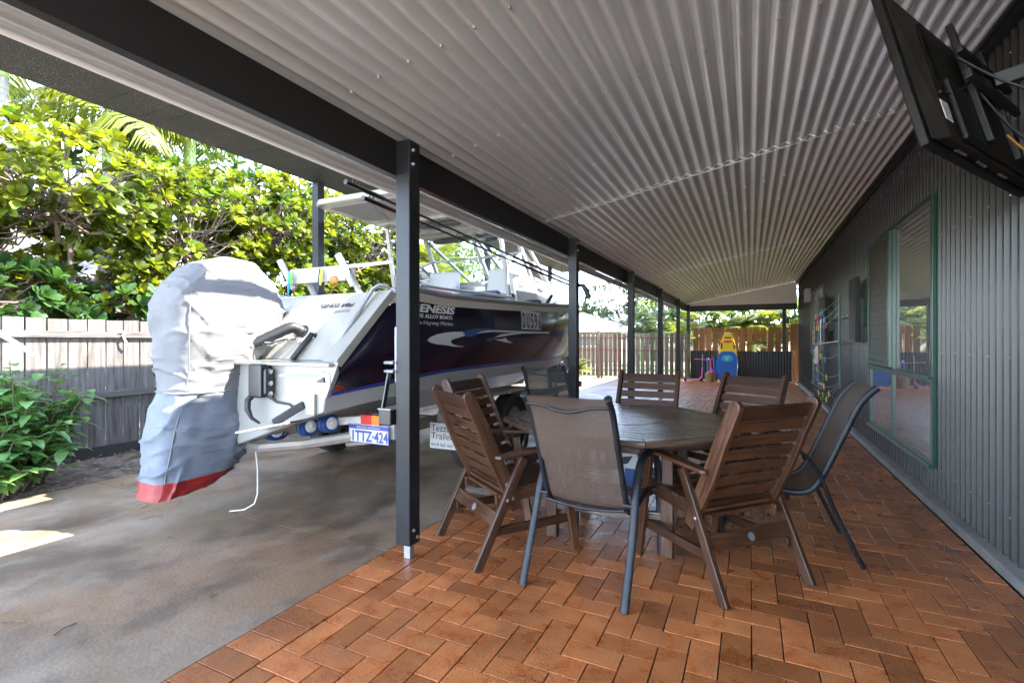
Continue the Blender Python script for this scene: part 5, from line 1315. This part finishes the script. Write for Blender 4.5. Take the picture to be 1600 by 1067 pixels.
def palm(name, label, base, h, tr_, nf, fl, mat_, group, lean=(0, 0), nleaf=38, ll=.55, shaft=True, droop=.5, hang=.5, up0=-.1, up1=1.2, a0=0):
    t = thing(name, base, label, 'palm tree', group); B = V(base); top = B+V((lean[0], lean[1], h))
    k_ = MB(); n = int(h/.11); pts = [B.lerp(top, k/n)-V((0, 0, .1 if k == 0 else 0)) for k in range(n+1)]
    k_.tube(pts, [tr_*(1.15-.25*k/n)*(1+.035*(k % 2)) for k in range(n+1)], 14); k_.build('trunk', 'palm_bark', t, smooth=60)
    if shaft: MB().tube([top-V((0, 0, .05)), top+V((0, 0, .3)), top+V((0, 0, .75))], [tr_*.98, tr_*.95, tr_*.55], 14).build('crownshaft', 'crownshaft', t, smooth=60)
    c_ = MB(); hub = top+V((0, 0, .65 if shaft else 0))
    for k in range(nf):
        an = a0+k*2.399; el_ = up0+(up1-up0)*((k+.5)/nf)
        frond(c_, hub, V((math.cos(an)*math.cos(el_), math.sin(an)*math.cos(el_), math.sin(el_))), fl*rnd(.85, 1.1), nleaf, ll, droop*rnd(.8, 1.2), hang=hang)
    c_.build('crown', mat_, t)
    return t
PG = 'palms behind the grey fence'
palm('palm_tree', 'tall palm with smooth pale grey trunk behind the fence, leftmost of the palms', (-8.45, 2.72, 0), 4.6, .13, 11, 1.5, 'leaf_yellowpalm', PG, droop=.6, hang=.9, ll=.5, a0=.4)
palm('palm_tree', 'palm with green crownshaft rising through the broad leaved tree', (-8.9, 4.15, 0), 4.0, .11, 12, 1.8, 'leaf_yellowpalm', PG, droop=.6, hang=.9, ll=.55, a0=1.3)
palm('palm_tree', 'palm with slim pale trunk behind the motor cover', (-8.9, 5.35, 0), 4.4, .10, 12, 1.9, 'leaf_palm', PG, droop=.6, hang=.8, ll=.55, a0=2.2)
def areca(name, label, base, h, ns, mat_, group, spread=.5, fl=1.5):
    t = thing(name, base, label, 'palm', group); B = V(base); k_ = MB(); c_ = MB()
    for k in range(ns):
        an = k*2.399; r_ = spread*math.sqrt((k+.5)/ns); p0 = B+V((math.cos(an)*r_*.5, math.sin(an)*r_*.5, -.05)); tp = B+V((math.cos(an)*r_, math.sin(an)*r_, h*rnd(.45, 1.0)))
        k_.tube([p0, p0.lerp(tp, .5), tp], [.035, .03, .022], 7)
        for j in range(5):
            a2 = rnd(0, 6.28); el_ = rnd(.35, 1.3)
            frond(c_, tp, V((math.cos(a2)*math.cos(el_), math.sin(a2)*math.cos(el_), math.sin(el_))), fl*rnd(.7, 1.1), 26, .42, rnd(.35, .7), stem=.009, hang=.35)
    k_.build('stems', 'crownshaft', t, smooth=60); c_.build('fronds', mat_, t)
    return t
AG = 'clumping palms beyond the fences'
areca('clumping_palm', 'yellow green clumping palm seen through the boat windscreen on the left', (-7.3, 10.4, 0), 3.4, 9, 'leaf_yellowpalm', AG, fl=2.0)
areca('clumping_palm', 'green clumping palm behind the boat windscreen, further along the fence', (-8.4, 13.4, 0), 3.9, 9, 'leaf_palm', AG, .7, fl=2.2)
areca('clumping_palm', 'bright green clumping palm over the orange fence beside the verandah corner post', (-1.6, 18.3, 0), 2.0, 7, 'leaf_yellowpalm', AG, .7)
areca('clumping_palm', 'bright green clumping palm over the orange fence directly behind the yellow board', (-.5, 18.8, 0), 2.3, 8, 'leaf_palm', AG, .7)
areca('clumping_palm', 'clumping palm over the orange fence just left of the inner verandah post', (.6, 18.4, 0), 2.1, 8, 'leaf_yellowpalm', AG, .7)
areca('clumping_palm', 'clumping palm over the orange fence right of the inner verandah post by the wall', (1.7, 18.6, 0), 2.4, 7, 'leaf_palm', AG, .7)
areca('clumping_palm', 'grey green clumping palm over the brown fence between the third and fourth posts', (-4.3, 22.5, 0), 2.2, 6, 'leaf_far', AG, .7)
# plants in the garden bed
def stem_shrub(name, label, base, n, spread, h, L_, W_, mat_, group, seed, dense=9, arch=.5):
    random.seed(seed); t = thing(name, base, label, 'shrub', group); B = V(base); s_ = MB(); c_ = MB()
    for k in range(n):
        an = rnd(0, 6.28); r_ = spread*math.sqrt(rnd(0, 1)); hh = h*rnd(.35, 1.0)*(1-.35*(r_/spread)**2)
        p1 = B+V((math.cos(an)*r_, math.sin(an)*r_, hh)); p0 = B+V((math.cos(an)*r_*.35, math.sin(an)*r_*.35, -.03))
        pts = [p0.lerp(p1, f)+V((0, 0, .12*math.sin(math.pi*f))) for f in (0, .25, .5, .75, 1)]
        s_.tube(pts, [.008, .007, .006, .005, .003], 5)
        for j in range(dense):
            f = .25+.75*(j+rnd(0, .6))/dense; i = min(int(f*4), 3); p = pts[i].lerp(pts[i+1], min(1, f*4-i)); a2 = j*2.4+rnd(-.4, .4)
            d = V((math.cos(a2), math.sin(a2), rnd(-.1, .7)))
            leaf(c_, p, d, V((0, 0, 1)), L_*rnd(.6, 1.15), W_*rnd(.7, 1.1), 'la', droop=arch*rnd(.4, 1.2), r=rnd(0, 1))
    s_.build('stems', 'bark', t); c_.build('foliage', mat_, t)
    return t
SG = 'leafy shrubs in the garden bed'
stem_shrub('leafy_shrub', 'leafy green shrub in the garden bed in front of the left fence, the tallest there', (-5.85, 2.02, 0), 85, .55, 1.25, .18, .095, 'leaf_shrub', SG, 41, dense=14)
stem_shrub('leafy_shrub', 'low sprawling leafy shrub spilling onto the concrete at the left edge', (-5.62, 1.75, 0), 75, .58, .62, .17, .095, 'leaf_shrub', SG, 43, dense=12)
stem_shrub('leafy_shrub', 'tiny leafy seedling alone in the leaf litter at the foot of the grey fence', (-6.2, 3.3, 0), 6, .16, .16, .12, .05, 'leaf_shrub', SG, 47, dense=5)
stem_shrub('leafy_shrub', 'leafy sprig growing against the grey fence right beside the motor cover', (-6.38, 3.55, .2), 5, .14, 1.0, .11, .06, 'leaf_shrub', SG, 49, dense=5)
random.seed(9)
t = thing('cycad', (-4.1, 13.2, 0), 'spiky yellow green fern like plant beyond the boat bow', 'plant')
c_ = MB()
for k in range(16):
    an = k*2.399; el_ = rnd(.3, 1.2); frond(c_, V((-4.9, 14.6, .25)), V((math.cos(an)*math.cos(el_), math.sin(an)*math.cos(el_), math.sin(el_))), rnd(.7, 1.0), 22, .26, .45, hang=.2)
c_.build('fronds', 'leaf_yellowpalm', t)
MB().lathe([(.10, 0), (.12, .12), (.09, .26), (.02, .3)], (-4.9, 14.6, 0), n=12).build('stem', 'bark', t)
# far trees beyond the houses: clumps of small leaf faces on forked trunks
def far_tree(label, base, h, blobs, n, mat_, seed, size=.28, name='garden_tree', group='distant trees beyond the neighbouring roofs'):
    random.seed(seed); t = thing(name, base, label, 'tree', group); B = V(base); tk = MB(); cr = MB()
    fork = B+V((0, 0, h*.35)); limb(tk, B-V((0, 0, .1)), fork, .16, .12, .1)
    for (c_, rad, wgt) in blobs:
        c_ = B+V(c_); limb(tk, fork, c_, .10, .03, .3)
        for k in range(int(n*wgt)):
            while True:
                q = V((rnd(-1, 1), rnd(-1, 1), rnd(-1, 1)))
                if q.length < 1: break
            q = q.normalized()*(q.length**.4); p = c_+V((q.x*rad[0], q.y*rad[1], q.z*rad[2]))
            if mnoise.noise(p*.9) < -.25: continue
            p += V((mnoise.noise(p*.8), 0, mnoise.noise(p*.8+V((9, 0, 0)))))*.4
            for j in range(3):
                d = V((rnd(-1, 1), rnd(-1, 1), rnd(-.6, .9))); leaf(cr, p, d, V((0, 0, 1)), size*rnd(.7, 1.4), size*.55, 'la', droop=.3)
    tk.build('trunk', 'bark', t, smooth=60); cr.build('crown', mat_, t)
far_tree('big shaggy tree over the far brown fence between the third and fifth verandah posts', (-8.0, 34, 0), 7.0, [((-.5, 0, 4.2), (2.2, 1.6, 1.3), .35), ((2.0, 0, 3.6), (1.8, 1.4, 1.4), .3), ((-2.6, 0, 2.8), (1.6, 1.4, 1.2), .2), ((3.6, .5, 4.6), (1.6, 1.2, 1.2), .15)], 1700, 'leaf_far', 61)
far_tree('round topped dark tree on the skyline above the pale roofs', (-18.5, 56, 0), 7.2, [((-.8, 0, 4.4), (2.4, 1.5, 1.4), .55), ((1.8, 0, 4.0), (1.8, 1.5, 1.2), .45)], 1000, 'leaf_far', 62, .4)
far_tree('low hazy tree on the skyline left of the round topped dark tree', (-24, 58, 0), 6, [((-1, 0, 3.6), (3.0, 1.5, 1.0), .5), ((3.0, 0, 3.4), (2.2, 1.5, 1.0), .5)], 900, 'leaf_far', 63, .4)
far_tree('low hazy tree on the skyline right of the round topped dark tree', (-13, 56, 0), 6, [((-1, 0, 3.7), (2.2, 1.5, 1.0), .5), ((2.0, 0, 3.9), (2.2, 1.5, 1.1), .5)], 900, 'leaf_far', 64, .4)
far_tree('leafy green tree over the far fence close to the verandah corner', (-4.2, 27, 0), 5.5, [((0, 0, 2.6), (1.5, 1.2, 1.0), .5), ((1.6, 0, 3.2), (1.3, 1.2, 1.2), .5)], 900, 'leaf_palm', 65, .26)
far_tree('dense tall green tree behind the clumping palms at the end of the verandah', (0, 23.5, 0), 5.5, [((-1.6, 0, 2.6), (1.6, 1.0, 1.5), .33), ((.6, 0, 3.0), (1.8, 1.0, 1.5), .34), ((2.6, 0, 2.6), (1.6, 1.0, 1.6), .33)], 1500, 'leaf_dark', 66, .26)
far_tree('leafy tree behind the boat hardtop beyond the fence line', (-10.5, 17.5, 0), 7, [((0, 0, 2.6), (2.2, 1.5, 1.6), .5), ((-.6, 2.4, 4.0), (2.4, 1.6, 1.6), .5)], 1300, 'leaf_palm', 67, .24)
random.seed(77)
palm('palm_tree', 'tall grey palm with drooping fronds on the skyline behind the far fence', (-8.2, 40, 0), 5.2, .16, 16, 2.4, 'leaf_far', 'distant palms', shaft=False, nleaf=24, ll=.7, droop=.7, hang=.8)
palm('palm_tree', 'slim palm seen between the boat bow and the second post', (-9.6, 24, 0), 2.6, .13, 12, 2.0, 'leaf_far', 'distant palms', shaft=False, nleaf=24, ll=.6, droop=.6, hang=.6)
# ------------------------------------------------------------------ neighbouring houses
def hip_house(label, x0, x1, y0, y1, ze, zr_, wall, roof, eave=.5, gable=None):
    t = thing('neighbour_house', ((x0+x1)/2, (y0+y1)/2, 0), label, 'house', 'neighbouring houses')
    MB().box(x0, x1, y0, y1, -.1, ze).build('wall', wall, t)
    a, b_, c, d = x0-eave, x1+eave, y0-eave, y1+eave; m_ = min(b_-a, d-c)/2
    if b_-a > d-c: r0, r1 = V((a+m_, (c+d)/2, zr_)), V((b_-m_, (c+d)/2, zr_))
    else: r0, r1 = V(((a+b_)/2, c+m_, zr_)), V(((a+b_)/2, d-m_, zr_))
    vs = [V((a, c, ze)), V((b_, c, ze)), V((b_, d, ze)), V((a, d, ze)), r0, r1]
    fs = [(0, 1, 5, 4), (2, 3, 4, 5), (1, 2, 5), (3, 0, 4)] if b_-a > d-c else [(0, 1, 4), (1, 2, 5, 4), (2, 3, 5), (3, 0, 4, 5)]
    ro = MB().add(vs, fs+[(3, 2, 1, 0)]).build('roof', roof, t)
    MB().box(a, b_, c-.03, c-.002, ze-.16, ze+.02).build('gutter', 'gutter_white', t)
    b = MB()
    for p, q in ((0, 4), (1, 4 if b_-a <= d-c else 5), (4, 5)): b.tube([vs[p]+V((0, 0, .02)), vs[q]+V((0, 0, .02))], .06, 6)
    b.build('ridge_cap', roof, ro)
    for k in range(2):
        xx = x0+(x1-x0)*(.3+.4*k)
        wi = MB().box(xx-.6, xx+.6, y0-.05, y0-.002, .9, ze-.35).build('window', 'gutter_white', t); MB().box(xx-.54, xx+.54, y0-.056, y0-.0505, .96, ze-.41).build('glass', 'pane', wi)
    return t
hip_house('peach walled house with pale hipped roof behind the far brown fence', -13.6, -6.9, 29, 36, 1.95, 3.1, 'render_peach', 'roof_pale')
hip_house('house with bright white roof behind the peach walled house', -11.2, -5.6, 38, 46, 2.3, 4.3, 'render_peach', 'roof_white')
hip_house('small pale roofed house right of the white roof, low behind the trees', -5.4, -1.5, 33, 39, 1.9, 2.35, 'render_peach', 'roof_white')
hip_house('pale roofed house far left seen past the boat bow', -23, -15.5, 32, 40, 1.9, 2.9, 'render_peach', 'roof_white')
hip_house('house with dark tiled roof and dark eaves behind the left fence and trees', -18, -11.8, -2.5, 9.5, 1.75, 4.0, 'wall_dark', 'roof_tile', eave=.7)
# long low wooded rise far away
h = MB(); row0, row1 = [], []
for k in range(61):
    x = -150+k*5; row0.append(V((x, 170, -1))); row1.append(V((x, 185, 7+2.2*mnoise.noise(V((k*.22, 0, 0)))+1.0*mnoise.noise(V((k*.8, 3, 0))))))
h.loft([row0, row1, [p+V((0, 30, 1)) for p in row1]], cap=False, closed=False)
struct(h.build('hills', 'hill', smooth=80))
# white pole lying over the fence at the far left
tag(MB().tube([(-6.32, 1.95, 1.42), (-6.2, 2.12, 1.26), (-6.12, 2.24, 1.13)], .022, 10).build('white_pole', 'cord_white', smooth=60), 'white plastic pole leaning at the left end of the grey fence above the shrub', 'pole')
